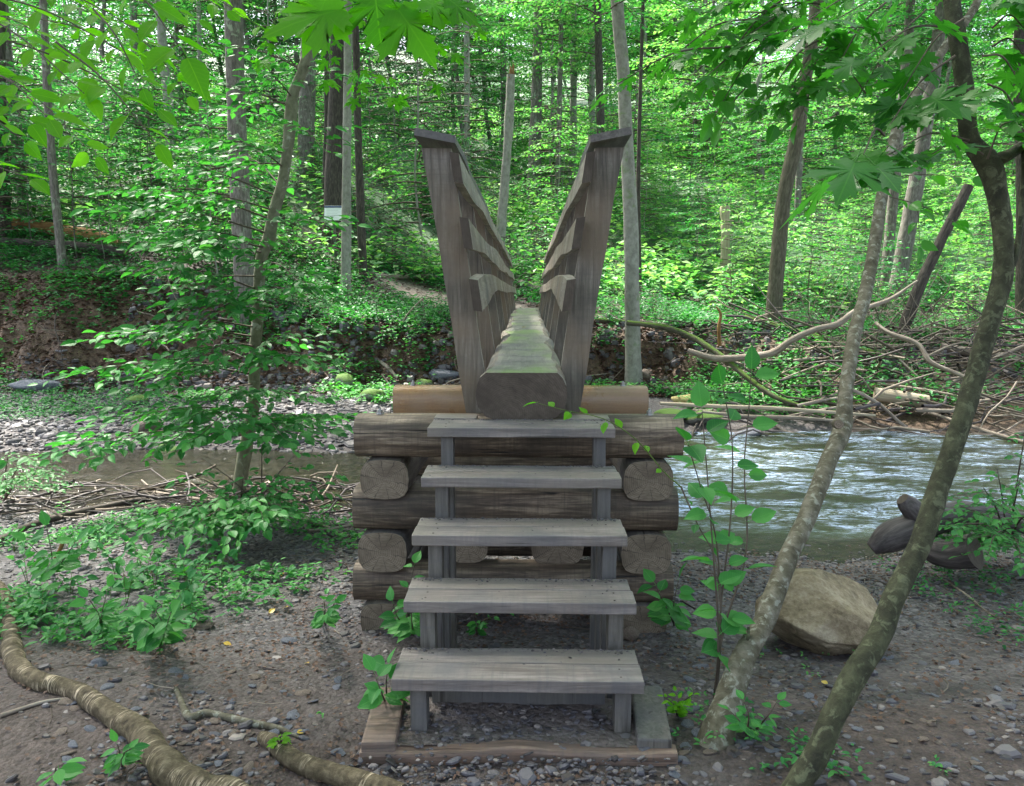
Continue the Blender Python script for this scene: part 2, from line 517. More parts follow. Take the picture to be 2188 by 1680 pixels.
BARK_PALE = bark_mat('bark_pale_lichen', [(.30, (.05, .042, .026)), (.5, (.125, .115, .078)), (.68, (.23, .21, .165))], scale=(5, 5, 7), bumps=0.6, lichen=(.27, .275, .225), lscale=26, lth=.55)
BARK_MOSSY = bark_mat('bark_mossy', [(.3, (.05, .045, .03)), (.5, (.11, .10, .07)), (.7, (.2, .18, .13))], moss=(.08, .14, .02))
BARK_BIRCH = bark_mat('bark_birch', [(.3, (.04, .03, .018)), (.5, (.12, .095, .055)), (.7, (.23, .19, .12))], scale=(9, 9, 9), bumps=1.0, rings=(.52, .43, .30))
TWIG = bark_mat('twig', [(.3, (.05, .04, .03)), (.5, (.10, .08, .06)), (.7, (.17, .14, .11))], bumps=0.2)
TWIG_GREEN = bark_mat('twig_green', [(.3, (.06, .10, .02)), (.5, (.10, .16, .03)), (.7, (.14, .2, .05))], bumps=0.1)
DRIFT = bark_mat('driftwood', [(.3, (.13, .10, .08)), (.5, (.27, .225, .18)), (.7, (.44, .39, .33))], scale=(12, 12, 1.2), bumps=0.3)
DRIFT_D = bark_mat('driftwood_dark', [(.3, (.035, .028, .03)), (.5, (.09, .075, .075)), (.7, (.18, .155, .15))], scale=(10, 10, 1.5), bumps=0.5, rough=0.6)
DRIFT_O = bark_mat('rotten_log', [(.3, (.10, .05, .02)), (.5, (.26, .14, .05)), (.7, (.40, .25, .10))], scale=(10, 10, 1.2), bumps=0.4)
DRIFT_P = bark_mat('peeled_log', [(.3, (.25, .20, .14)), (.5, (.42, .36, .27)), (.7, (.55, .48, .38))], scale=(12, 12, 1.0), bumps=0.2)

def wood_mat(name, stops, along='x', tint=None, moss=None, rough=0.62, gscale=1.0, rb=0.35, gloss=False, blotch=(.10, .10, .11), crack=.6):
    """weathered sawn or peeled timber, grain along the local axis"""
    m, nt, b = newmat(name)
    v = objvec(nt)
    sc_ = {'x': (0.6, 9, 9), 'y': (9, 0.6, 9), 'z': (9, 9, 0.6)}[along]
    n1 = noise(nt, mapping(nt, v, sc_), 4.0 * gscale, 7, 0.7, 0.6)
    n2 = noise(nt, v, 3.0, 4, 0.6, 0.3)
    n3 = noise(nt, v, 60, 3, 0.6)
    col = ramp(nt, n1, [(.36, stops[0][1]), (.5, stops[1][1]), (.64, stops[2][1])])
    col = mixc(nt, ramp(nt, n2, [(.42, (0, 0, 0)), (.66, (.75, .75, .75))]), col, blotch)
    n7 = noise(nt, mapping(nt, v, {'x': (40, 2, 2), 'y': (2, 40, 2), 'z': (2, 2, 40)}[along]), 2.0, 3, .6)
    col = mixc(nt, ramp(nt, n7, [(.5, (0, 0, 0)), (.7, (.35, .35, .35))]), col, blotch)
    crk = noise(nt, mapping(nt, v, {'x': (.5, 16, 16), 'y': (16, .5, 16), 'z': (16, 16, .5)}[along]), 2.2, 3, .5, .3)
    ck = ramp(nt, crk, [(.30, (1, 1, 1)), (.345, (0, 0, 0))])
    col = mixc(nt, math_(nt, 'MULTIPLY', ck, crack), col, (.018, .014, .012))
    if tint:
        n4 = noise(nt, v, 1.6, 3, 0.5)
        col = mixc(nt, ramp(nt, n4, [(.45, (0, 0, 0)), (.62, (.8, .8, .8))]), col, tint)
    col = mixc(nt, math_(nt, 'MULTIPLY', n3, 0.3), col, (.05, .045, .04))
    if moss:
        geo = nt.nodes.new('ShaderNodeNewGeometry')
        s = nt.nodes.new('ShaderNodeSeparateXYZ'); nt.links.new(geo.outputs['Normal'], s.inputs[0])
        up = math_(nt, 'GREATER_THAN', s.outputs[2], 0.55)
        n6 = noise(nt, mapping(nt, v, (1.6, .55, 1)), 1.3, 4, 0.55)
        f = ramp(nt, n6, [(0.50, (0, 0, 0)), (0.62, (.85, .85, .85))])
        col = mixc(nt, math_(nt, 'MULTIPLY', up, f), col, moss)
    nt.links.new(col, b.inputs['Base Color'])
    rr = ramp(nt, n2, [(.3, (rough - .14,) * 3), (.7, (rough + .14,) * 3)])
    n1 = math_(nt, 'SUBTRACT', n1, math_(nt, 'MULTIPLY', ck, crack * .8))
    nt.links.new(rr, b.inputs['Roughness'])
    bump(nt, math_(nt, 'ADD', n1, math_(nt, 'MULTIPLY', n3, 0.3)), rb, 0.008, b)
    return m
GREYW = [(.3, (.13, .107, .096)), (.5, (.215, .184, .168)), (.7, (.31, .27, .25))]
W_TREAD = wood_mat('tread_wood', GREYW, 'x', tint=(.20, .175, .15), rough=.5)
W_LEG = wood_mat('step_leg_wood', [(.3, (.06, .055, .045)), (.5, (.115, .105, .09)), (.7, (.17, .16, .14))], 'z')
W_POST = wood_mat('post_wood', [(.3, (.075, .063, .047)), (.5, (.155, .133, .105)), (.7, (.26, .23, .187))], 'z', tint=(.20, .145, .095), rb=.6, blotch=(.09, .08, .068))
W_RAIL = wood_mat('rail_wood', [(.3, (.23, .19, .145)), (.5, (.36, .31, .25)), (.7, (.46, .41, .34))], 'y', tint=(.24, .19, .14))
W_EDGE_LIT = wood_mat('post_edge_lit', [(.3, (.27, .23, .17)), (.5, (.40, .35, .28)), (.7, (.50, .45, .37))], 'z')
W_CAP = wood_mat('cap_wood', [(.3, (.07, .06, .055)), (.5, (.13, .115, .105)), (.7, (.2, .18, .165))], 'y')
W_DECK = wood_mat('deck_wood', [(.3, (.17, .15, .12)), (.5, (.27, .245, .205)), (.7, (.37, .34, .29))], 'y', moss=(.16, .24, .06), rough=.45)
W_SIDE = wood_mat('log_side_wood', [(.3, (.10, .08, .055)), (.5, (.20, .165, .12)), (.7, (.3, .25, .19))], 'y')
W_CRIB = wood_mat('crib_wood', [(.32, (.05, .032, .02)), (.5, (.15, .105, .07)), (.68, (.40, .31, .22))], 'x', rough=.6, gscale=.8, rb=.9, blotch=(.035, .026, .02), crack=1)
W_ORANGE = wood_mat('orange_log_wood', [(.3, (.20, .075, .02)), (.5, (.42, .19, .055)), (.7, (.55, .33, .13))], 'x', tint=(.36, .25, .16), rough=.35, rb=.3, blotch=(.14, .06, .025), crack=.8)
W_CRIBY = wood_mat('crib_wood_long', [(.32, (.04, .03, .022)), (.5, (.10, .08, .06)), (.68, (.2, .17, .13))], 'y', rb=.9, crack=1)
W_SILL = wood_mat('sill_wood', [(.3, (.09, .06, .045)), (.5, (.19, .12, .085)), (.7, (.3, .21, .155))], 'x', rough=.7, blotch=(.12, .10, .09))

def vrot(nt, v):
    r = nt.nodes.new('ShaderNodeVectorRotate'); r.inputs['Angle'].default_value = .6
    nt.links.new(v, r.inputs['Vector']); return r.outputs[0]
def endgrain_mat(name, a, b_, c, cracks=True):
    m, nt, b = newmat(name)
    v = attr(nt, 'tc').outputs['Vector']
    n0 = noise(nt, v, 6, 3, .5)
    w = nt.nodes.new('ShaderNodeTexWave'); w.wave_type = 'RINGS'; w.rings_direction = 'Z'
    w.inputs['Scale'].default_value = 28; w.inputs['Distortion'].default_value = 2.2; w.inputs['Detail'].default_value = 3; w.inputs['Detail Scale'].default_value = 2
    nt.links.new(v, w.inputs['Vector'])
    n1 = noise(nt, v, 30, 5, .7)
    saw = noise(nt, mapping(nt, v, (9, 60, 9)), 1.0, 4, .7) if cracks else noise(nt, mapping(nt, vrot(nt, v), (6, 46, 6)), 1.0, 5, .75)
    f = math_(nt, 'ADD', math_(nt, 'MULTIPLY', w.outputs['Fac'], .13 if cracks else .06), math_(nt, 'ADD', math_(nt, 'MULTIPLY', n1, .4), math_(nt, 'MULTIPLY', saw, .4)))
    col = ramp(nt, f, [(.3, a), (.5, b_), (.75, c)])
    col = mixc(nt, ramp(nt, n0, [(.4, (0, 0, 0)), (.65, (.7, .7, .7))]), col, a)
    if cracks:
        # radial checks
        s = nt.nodes.new('ShaderNodeSeparateXYZ'); nt.links.new(v, s.inputs[0])
        an = math_(nt, 'ARCTAN2', s.outputs[1], s.outputs[0])
        cn = math_(nt, 'ADD', math_(nt, 'MULTIPLY', an, 1.6), math_(nt, 'MULTIPLY', n1, .5))
        pp = math_(nt, 'PINGPONG', cn, .5)
        f2 = ramp(nt, pp, [(.0, (.8, .8, .8)), (.05, (0, 0, 0))])
        col = mixc(nt, f2, col, (.025, .02, .015))
    nt.links.new(col, b.inputs['Base Color']); b.inputs['Roughness'].default_value = .8
    bump(nt, f, .3, .006, b)
    return m
END_DARK = endgrain_mat('end_grain_dark', (.042, .030, .022), (.10, .078, .060), (.21, .175, .14), cracks=False)
END_CRIB = endgrain_mat('end_grain_crib', (.10, .074, .052), (.24, .19, .14), (.40, .335, .26))

def simple(name, col, rough=.5, metal=0, nscale=None, col2=None, b_=0):
    m, nt, b = newmat(name)
    if nscale:
        v = objvec(nt)
        n = noise(nt, v, nscale, 5, .6)
        nt.links.new(ramp(nt, n, [(.35, col), (.65, col2)]), b.inputs['Base Color'])
        if b_: bump(nt, n, b_, .02, b)
    else: b.inputs['Base Color'].default_value = (*col, 1)
    b.inputs['Roughness'].default_value = rough; b.inputs['Metallic'].default_value = metal
    return m
METAL = simple('galvanised_bolt', (.42, .44, .46), .35, .9)
SIGN_WHITE = simple('sign_white', (.92, .93, .94), .35)
SIGN_BLUE = simple('sign_blue', (.03, .06, .16), .4)
SIGN_TXT = simple('sign_print', (.45, .46, .46), .5)

def rock_mat(name, a, b_, c, moss=None, scale=7, mth=.35, rough=.8, bstr=.6):
    m, nt, b = newmat(name)
    v = objvec(nt)
    n = noise(nt, v, scale, 7, .68, .3); n2 = noise(nt, v, scale * 9, 4, .65)
    f = math_(nt, 'ADD', math_(nt, 'MULTIPLY', n, .65), math_(nt, 'MULTIPLY', n2, .35))
    col = ramp(nt, f, [(.35, a), (.5, b_), (.66, c)])
    if moss:
        geo = nt.nodes.new('ShaderNodeNewGeometry')
        s = nt.nodes.new('ShaderNodeSeparateXYZ'); nt.links.new(geo.outputs['Normal'], s.inputs[0])
        g = math_(nt, 'ADD', math_(nt, 'MULTIPLY', s.outputs[2], .5), math_(nt, 'MULTIPLY', noise(nt, v, 5, 4, .6), .6))
        col = mixc(nt, ramp(nt, g, [(mth, (0, 0, 0)), (mth + .15, (1, 1, 1))]), col, moss)
    nt.links.new(col, b.inputs['Base Color']); b.inputs['Roughness'].default_value = rough
    bump(nt, f, bstr, .03, b)
    return m
ROCK_TAN = rock_mat('boulder_tan', (.08, .058, .03), (.23, .18, .11), (.38, .32, .225), scale=4, bstr=1)
ROCK_GREY = rock_mat('slate_grey', (.055, .06, .075), (.12, .128, .155), (.22, .23, .265))
ROCK_BROWN = rock_mat('stone_brown', (.07, .05, .04), (.15, .115, .09), (.27, .22, .18))
ROCK_MOSS = rock_mat('stone_mossy', (.06, .06, .05), (.14, .14, .12), (.24, .24, .22), moss=(.07, .15, .012), mth=.42)
ROCK_YEL = rock_mat('stone_yellow', (.22, .18, .06), (.45, .38, .15), (.62, .55, .3), scale=4)

# ground: one material, its patches following what lies there (gravel, soil, litter, trodden path)
def ground_material():
    m, nt, b = newmat('ground')
    tc = nt.nodes.new('ShaderNodeTexCoord'); v = tc.outputs['Object']
    n1 = noise(nt, v, 1.6, 6, .6); n2 = noise(nt, v, 14, 6, .7); n3 = noise(nt, v, 90, 3, .6)
    vo = nt.nodes.new('ShaderNodeTexVoronoi'); vo.inputs['Scale'].default_value = 42; nt.links.new(v, vo.inputs['Vector'])
    vo2 = nt.nodes.new('ShaderNodeTexVoronoi'); vo2.inputs['Scale'].default_value = 16; nt.links.new(v, vo2.inputs['Vector'])
    f = math_(nt, 'ADD', math_(nt, 'MULTIPLY', n2, .6), math_(nt, 'MULTIPLY', n3, .4))
    dirt = ramp(nt, f, [(.34, (.020, .013, .011)), (.5, (.052, .036, .031)), (.68, (.115, .085, .075))])
    grav = ramp(nt, vo.outputs['Color'], [(.2, (.05, .048, .052)), (.55, (.11, .105, .112)), (.9, (.21, .20, .20))])
    gm = attr(nt, 'gravel').outputs['Fac']
    fac = math_(nt, 'MULTIPLY', gm, ramp(nt, n1, [(.35, (.35, .35, .35)), (.6, (1, 1, 1))]))
    col = mixc(nt, fac, dirt, grav)
    pa = attr(nt, 'path').outputs['Fac']
    pcol = ramp(nt, f, [(.3, (.17, .13, .10)), (.7, (.36, .30, .25))])
    col = mixc(nt, pa, col, pcol)
    gr = attr(nt, 'green').outputs['Fac']
    col = mixc(nt, math_(nt, 'MULTIPLY', gr, .85), col, ramp(nt, n2, [(.35, (.02, .06, .02)), (.6, (.05, .15, .05)), (.75, (.10, .10, .06))]))
    so = attr(nt, 'soil').outputs['Fac']
    scol = ramp(nt, n2, [(.3, (.035, .021, .013)), (.55, (.11, .07, .042)), (.75, (.21, .145, .09))])
    col = mixc(nt, so, col, scol)
    nt.links.new(col, b.inputs['Base Color'])
    b.inputs['Roughness'].default_value = .75
    hh = math_(nt, 'ADD', math_(nt, 'MULTIPLY', vo.outputs['Distance'], -0.6), f)
    hh = math_(nt, 'ADD', hh, math_(nt, 'MULTIPLY', vo2.outputs['Distance'], -.3))
    bump(nt, hh, .8, .02, b)
    return m
GROUND = ground_material()

def water_material():
    m, nt, b = newmat('stream_water')
    tc = nt.nodes.new('ShaderNodeTexCoord'); v = tc.outputs['Object']
    rap = attr(nt, 'rapid').outputs['Fac']
    n1 = noise(nt, mapping(nt, v, (.9, 2.6, 1)), 1.3, 4, .6, .5)
    n2 = noise(nt, mapping(nt, v, (1.6, 7, 1)), 3.6, 7, .78, 1.2)
    n3 = noise(nt, v, 12, 4, .6)
    col = ramp(nt, n1, [(.35, (.018, .022, .009)), (.55, (.045, .055, .018)), (.7, (.085, .09, .03))])
    dk = ramp(nt, n3, [(.4, (.010, .010, .006)), (.7, (.045, .036, .022))])
    col = mixc(nt, ramp(nt, rap, [(.0, (1, 1, 1)), (.25, (0, 0, 0))]), col, dk)
    foam = math_(nt, 'MULTIPLY', ramp(nt, n2, [(.485, (0, 0, 0)), (.57, (1, 1, 1))]), ramp(nt, n1, [(.42, (0, 0, 0)), (.60, (1, 1, 1))]))
    foam = math_(nt, 'MULTIPLY', foam, rap, True)
    col = mixc(nt, foam, col, (.50, .63, .93))
    nt.links.new(col, b.inputs['Base Color'])
    nt.links.new(ramp(nt, foam, [(0, (.06,) * 3), (1, (.5,) * 3)]), b.inputs['Roughness'])
    b.inputs['IOR'].default_value = 1.33
    b.inputs['Specular IOR Level'].default_value = .4
    rip = noise(nt, mapping(nt, v, (2.5, 6, 1)), 4, 5, .6, .4)
    bump(nt, rip, .5, .03, b)
    return m
WATERM = water_material()

# ------------------------------------------------------------------ ground
def grid_lines(segs):
    out = []
    for a, b, s in segs: out += list(np.arange(a, b, s))
    return np.array(out + [segs[-1][1]])
gx = grid_lines([(-120, -40, 8), (-40, -12, 1.0), (-12, -4, .14), (-4, 4, .07), (4, 12, .14), (12, 40, 1.0), (40, 120, 8)])
gy = grid_lines([(-60, -4, 4), (-4, 1.6, .4), (1.6, 8.6, .07), (8.6, 12, .2), (12, 18.5, .12), (18.5, 30, .5), (30, 60, 1.5), (60, 200, 10)])
GX, GY = np.meshgrid(gx, gy)
GZ = height(GX, GY)
nx, ny = len(gx), len(gy)
i, j = np.meshgrid(np.arange(nx - 1), np.arange(ny - 1))
a = (j * nx + i).ravel()
Q = np.stack([a, a + 1, a + nx + 1, a + nx], 1)
fx, fy = GX.ravel(), GY.ravel()
grav = np.where(fy < 9, sst(3.0, 5.2, fy) * .8 + .25 * (vnoise(p2(fx, fy, .8), 4) > 0), 0) + sst(10, 11, fy) * sst(15, 14.2, fy) * .8
def path_mask(x, y):
    cx = -0.05 - 0.62 * np.clip(y - 16.8, 0, 9) ** 1.2
    return sst(.75, .35, np.abs(x - cx) / (1 + .02 * y)) * sst(15.4, 16.4, y) * sst(21.5, 20, y)
pth = path_mask(fx, fy)
bf = 14.5 - 2.3 * sst(2.2, 6.0, fx)
soil = sst(-.6, .3, fy - bf) * sst(3.0, 1.8, fy - bf)
# the turf lip hangs over the washed-out bank
fy2 = fy - lipf(fx, fy)
me = mesh('ground', np.stack([fx, fy2, GZ.ravel()], 1), Q, [GROUND], None, {'gravel': np.clip(grav, 0, 1), 'path': pth, 'soil': soil, 'green': sst(19, 25, fy) * (1 - pth)}, True)
tag(obj('ground', me), 'dark trodden soil and gravel running down to the stream and up the wooded hillside', kind='structure')

# ------------------------------------------------------------------ water
wx = np.arange(-30, 30.01, .06) ; wx = grid_lines([(-30, -9, .5), (-9, 9, .05), (9, 30, .5)])
wy = grid_lines([(6.2, 13.4, .05)])
WX, WY = np.meshgrid(wx, wy)
rap = sst(.3, 1.6, WX) * sst(-.1, .7, WY - near_shore(WX)) * (0.55 + 0.45 * sst(9, 3, WX))
wz = WATER + 0.010 * fbm(p2(WX * 1.5, WY * 4, 1.0), 3, 31) + rap * (0.038 * fbm(p2(WX * 1.4, WY * 3.2, 1.0), 4, 33) + .02 * np.maximum(0, fbm(p2(WX, WY * 2, 1.1), 2, 37)))
nx, ny = len(wx), len(wy)
i, j = np.meshgrid(np.arange(nx - 1), np.arange(ny - 1)); a = (j * nx + i).ravel()
me = mesh('water', np.stack([WX.ravel(), WY.ravel(), wz.ravel()], 1), np.stack([a, a + 1, a + nx + 1, a + nx], 1), [WATERM], None, {'rapid': rap.ravel()}, True)
tag(obj('stream_water', me), 'shallow stream, calm and dark on the left, rippling white on the right', kind='structure')

# ------------------------------------------------------------------ footbridge steps
BX = -0.042
def box_mesh(name, sx, sy, sz, mat, bev=.004, wav=0.0, seed=0, nseg=1, axis=0):
    """a sawn board centred on its origin, edges eased, slightly uneven"""
    import bmesh
    bm = bmesh.new()
    bmesh.ops.create_cube(bm, size=1)
    for v in bm.verts: v.co = Vector((v.co.x * sx, v.co.y * sy, v.co.z * sz))
    if nseg > 1:
        ed = [e for e in bm.edges if abs((e.verts[0].co - e.verts[1].co)[axis]) > 1e-4]
        bmesh.ops.subdivide_edges(bm, edges=ed, cuts=nseg - 1, use_grid_fill=True)
    if bev: bmesh.ops.bevel(bm, geom=[e for e in bm.edges if e.calc_face_angle(0) > 1], offset=bev, segments=2, affect='EDGES', profile=.6)
    if wav:
        for v in bm.verts:
            q = np.array([v.co.x, v.co.y, v.co.z]) * 5 + seed * 11
            v.co += Vector((vnoise(q, 1), vnoise(q, 2), vnoise(q, 3))) * wav
    me = bpy.data.meshes.new(name); bm.to_mesh(me); bm.free()
    me.materials.append(mat)
    return me

steps = thing('footbridge_steps', (BX, 2.9, 0), 'five weathered grey wooden steps climbing from the gravel to the log bridge', 'steps')
def sub(name, me, par, loc, rot=(0, 0, 0)):
    o = obj(name, me, par)
    pl = par.location
    o.location = (loc[0] - pl[0], loc[1] - pl[1], loc[2] - pl[2]); o.rotation_euler = rot
    return o
W = .97
plank_f = [box_mesh('plank', W, .140, .050, W_TREAD, .005, .002, s, 10) for s in range(3)]
plank_b = [box_mesh('plank', W - .004, .128, .050, W_TREAD, .005, .002, s + 5, 10) for s in range(2)]
TY = [2.865 + .293 * i for i in range(5)]; TZ = [.254 + .192 * i for i in range(5)]
for i in range(5):
    y, z = TY[i], TZ[i]
    sub('tread_board', plank_f[i % 3], steps, (BX + .004 * (i % 2), y + .070, z - .025), (0, 0, R_(.15 * (i % 3 - 1))))
    sub('tread_board', plank_b[i % 2], steps, (BX, y + .140 + .010 + .064, z - .027), (0, R_(.1), 0))
    if i == 4:   # the landing has a third, notched board either side of the log end
        m3 = box_mesh('plank', .235, .125, .05, W_TREAD, .005, .002, 9, 4)
        for s in (-1, 1): sub('tread_board', m3, steps, (BX + s * (W / 2 - .118), y + .284 + .0625, z - .022))
    for s in (-1, 1):
        zb = hz(BX + s * .4, y + .08) - .05
        if i == 0: zb = -.02
        lh = z - .05 - zb - .001
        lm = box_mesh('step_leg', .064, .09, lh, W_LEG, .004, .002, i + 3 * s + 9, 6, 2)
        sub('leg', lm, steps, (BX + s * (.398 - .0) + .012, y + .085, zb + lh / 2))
nb = MB(); tube(nb, [(0, 0, -.002), (0, 0, .0012)], .0045, 8)
NAIL = nb.build('nail', [BARK_DARK], False)
for i in range(5):
    for s in (-1, 1):
        for yo in (.035, .105, .180, .245):
            sub('nail', NAIL, steps, (BX + s * (.40 + random.uniform(-.012, .012)) + .01, TY[i] + yo + random.uniform(-.008, .008), TZ[i] - (0 if yo < .14 else .002)))
# gravel tray of timbers the bottom step stands in
sl = box_mesh('sill_timber', .13, .42, .13, W_SILL, .01, .006, 3, 5, 1)
sub('sill_timber', sl, steps, (BX - .535, 2.975, -.01), (0, 0, R_(3)))
slr = box_mesh('sill_timber', .13, .40, .13, W_LEG, .01, .006, 8, 5, 1)
sub('sill_timber', slr, steps, (BX + .53, 2.99, .002), (0, 0, R_(-3)))
sf = box_mesh('sill_timber', 1.19, .07, .12, W_SILL, .015, .012, 5, 18, 0)
sub('sill_timber', sf, steps, (BX, 2.80, -.035))
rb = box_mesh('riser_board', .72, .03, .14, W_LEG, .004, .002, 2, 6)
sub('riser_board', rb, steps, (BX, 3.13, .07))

# ------------------------------------------------------------------ footbridge
bridge = thing('footbridge', (BX, 4.3, 1.0), 'narrow footbridge of one hewn log with leaning plank railings over the stream', 'footbridge')
BY0, BY1 = 4.32, 16.5
ns_ = 150
ys = np.linspace(BY0, BY1, ns_)
sec = np.array([(-.195, 0), (-.10, .0), (0, 0), (.10, .0), (.195, 0), (.225, -.03), (.246, -.075), (.25, -.13), (.238, -.19), (.195, -.245), (.12, -.268), (0, -.27),
                (-.12, -.268), (-.195, -.245), (-.24, -.19), (-.252, -.13), (-.246, -.075), (-.23, -.03)])
V = []
for k, y in enumerate(ys):
    e = (y - BY0)
    nzL = vnoise([y * 1.25, 1.3, 0], 3) + .5 * vnoise([y * 3.7, 2.3, 0], 4)
    nzR = vnoise([y * 1.4, 7.3, 0], 5) + .5 * vnoise([y * 3.9, 5.3, 0], 6)
    fade = sst(0, .5, e)
    top = 1.276 + .02 * math.sin(e / 12.2 * math.pi) + .004 * vnoise([y * 4, 0, 0], 7)
    s = sec.copy()
    for q in range(len(s)):
        w = nzL if s[q, 0] < 0 else nzR
        if abs(s[q, 1]) < .001: s[q, 0] *= 1 + fade * (.22 * w - .05) * (abs(s[q, 0]) > .15)
        else: s[q, 0] *= 1 + fade * .07 * w
        if s[q, 1] < -.02 and s[q, 1] > -.1: s[q, 1] += fade * .02 * w
    V.append(np.stack([s[:, 0] + .012 * math.sin(e * .5), np.full(len(s), y), top + s[:, 1]], 1))
V = np.array(V); K = len(sec)
Vf = V.reshape(-1, 3)
i, j = np.meshgrid(np.arange(K), np.arange(ns_ - 1)); i2 = (i + 1) % K
Qd = np.stack([(j * K + i).ravel(), (j * K + i2).ravel(), ((j + 1) * K + i2).ravel(), ((j + 1) * K + i).ravel()], 1)
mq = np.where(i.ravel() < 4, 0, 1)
def cap_tris(base, c, flip):
    t = np.stack([np.arange(K), (np.arange(K) + 1) % K, np.full(K, c - base)], 1)
    return (t[:, ::-1] if flip else t) + base
Vc = np.vstack([Vf, Vf[:K], [[0, BY0, 1.13]], Vf[-K:], [[0, BY1, 1.13]]])
n0 = len(Vf)
T = np.vstack([cap_tris(n0, n0 + K, False), cap_tris(n0 + K + 1, n0 + 2 * K + 1, True)])
tcv = Vc.copy(); tcv[n0:, 1] = Vc[n0:, 2] - 1.05; tcv[n0:, 2] = 0; tcv[n0:, 0] += .06
me = mesh('deck_log', Vc - np.array([0, 4.3, 1.0]), [Qd[:, ::-1], T], [W_DECK, W_SIDE, END_DARK], list(mq) + [2] * len(T), {'tc': tcv},
          np.array([bool(q) for q in mq] + [False] * len(T)))
# keep the top edge crisp
obj('deck_log', me, bridge)

def quad_strip(name, rings, mat, smooth=False, endm=None):
    """closed ring sections (n, k, 3) -> mesh with end faces"""
    R2 = np.array(rings); n, k = R2.shape[:2]
    i, j = np.meshgrid(np.arange(k), np.arange(n - 1)); i2 = (i + 1) % k
    Q = np.stack([(j * k + i).ravel(), (j * k + i2).ravel(), ((j + 1) * k + i2).ravel(), ((j + 1) * k + i).ravel()], 1)
    v = R2.reshape(-1, 3)
    e = [[k - 1 - q for q in range(k)], [(n - 1) * k + q for q in range(k)]]
    mats = [mat] if endm is None else [mat, endm]
    mi = [0] * len(Q) + [0 if endm is None else 1] * 2
    return mesh(name, v, [Q, np.array(e)], mats, mi, {'tc': v * np.array([1, 0, 1]) + np.array([0, 0, -2]) * 0}, smooth)

NP = 9
py_ = np.linspace(4.80, 16.25, NP)
def slope(y): return (y - 4.6) / 11.7
def railx(z, s):    # inner face of the posts at height z (relative to the bridge axis)
    t = (z - 1.31) / (2.55 - 1.31)
    return s * (.24 + .18 * t)
for s in (-1, 1):
    for n, y in enumerate(py_):
        ztop = 2.545 - .25 * slope(y)
        rings = []
        zz = np.linspace(.93, ztop, 12)
        wj = .01 * random.uniform(-1, 1); w0 = .165 + .015 * random.uniform(-1, 1)
        for z in zz:
            t = (z - 1.31) / 1.24
            xi = abs(railx(z, 1)); xo = xi + w0 + .015 * max(t, 0) ** 3 + .005 * vnoise([z * 4, n * 3.1, s], 8)
            xi += .002 * vnoise([z * 5, n * 5.1, s], 9)
            rings.append([(s * xi, y - .03, z), (s * xo, y - .03, z), (s * xo, y + .03, z), (s * xi, y + .03, z)][::s])
        me = quad_strip('post', np.array(rings) - np.array([0, y, 1.0]), W_POST)
        me.materials.append(W_EDGE_LIT)                       # sawn edge facing the walkway, colour lightened as if lit
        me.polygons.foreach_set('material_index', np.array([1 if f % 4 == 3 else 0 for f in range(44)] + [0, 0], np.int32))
        o = obj('rail_post', me, bridge, (0, y - 4.3, 0))
    # rails, wavy live-edged boards on the inner side of the posts
    for r, (zt, zb) in enumerate([
            ([(4.55, 2.49), (6, 2.47), (8, 2.43), (11, 2.37), (16.4, 2.24)], [(4.55, 2.325), (5.2, 2.31), (6.5, 2.34), (9, 2.27), (12, 2.25), (16.4, 2.12)]),
            ([(4.55, 2.135), (5.2, 2.125), (6.5, 2.10), (8, 2.12), (11, 2.03), (16.4, 1.97)], [(4.55, 1.96), (5.2, 1.965), (6.2, 1.99), (8, 1.93), (11, 1.92), (16.4, 1.85)]),
            ([(4.55, 1.785), (5.4, 1.82), (6.7, 1.835), (9, 1.80), (12, 1.76), (16.4, 1.70)], [(4.55, 1.605), (5.2, 1.63), (6.0, 1.675), (7.4, 1.715), (9, 1.68), (12, 1.66), (16.4, 1.57)])]):
        rings = []
        yy = np.linspace(4.58 + .01 * r, (16.45 if s < 0 else 15.2), 70)
        for y in yy:
            a_ = np.interp(y, *zip(*zt)); b_ = np.interp(y, *zip(*zb))
            f_ = sst(0, .3, y - 4.6)
            a_ += f_ * (.011 * vnoise([y * .8, r * 9 + s, 0], 11) + .002 * vnoise([y * 3, r * 9 + s, 0], 12))
            b_ += f_ * (.014 * vnoise([y * .9, r * 9 + s, 5], 13) + .002 * vnoise([y * 3, r * 9 + s, 4], 14))
            xa, xb = railx(a_, 1) - .003, railx(b_, 1) - .003
            th = .052
            rings.append([(s * xa, y, a_), (s * (xa - th), y, a_ - .008), (s * (xb - th), y, b_ - .008), (s * xb, y, b_)][::-s])
        me = quad_strip('rail', np.array(rings) - np.array([0, 4.3, 1.0]), W_RAIL, endm=END_DARK)
        obj('rail', me, bridge)
    # tilted cap board
    rings = []
    for y in np.linspace(4.66, 16.5 if s < 0 else 15.5, 60):
        z = 2.55 - .25 * slope(y) + .003 * vnoise([y * 2, s, 3], 15)
        w1 = .01 * vnoise([y * 1.5, s, 6], 16)
        rings.append([(s * (.385 + w1), y, z), (s * (.385 + w1), y, z + .042), (s * .612, y, z + .087), (s * .617, y, z + .045)][::s])
    me = quad_strip('cap', np.array(rings) - np.array([0, 4.3, 1.0]), W_CAP)
    obj('cap_rail', me, bridge)

# bolts
def bolt_mesh():
    mb = MB()
    tube(mb, [(0, 0, 0), (0, 0, .004)], .024, 12)
    tube(mb, [(0, 0, .004), (0, 0, .024)], .017, 6)
    tube(mb, [(0, 0, .024), (0, 0, .036)], .008, 8)
    return mb.build('bolt', [METAL], False)
BOLT = bolt_mesh()

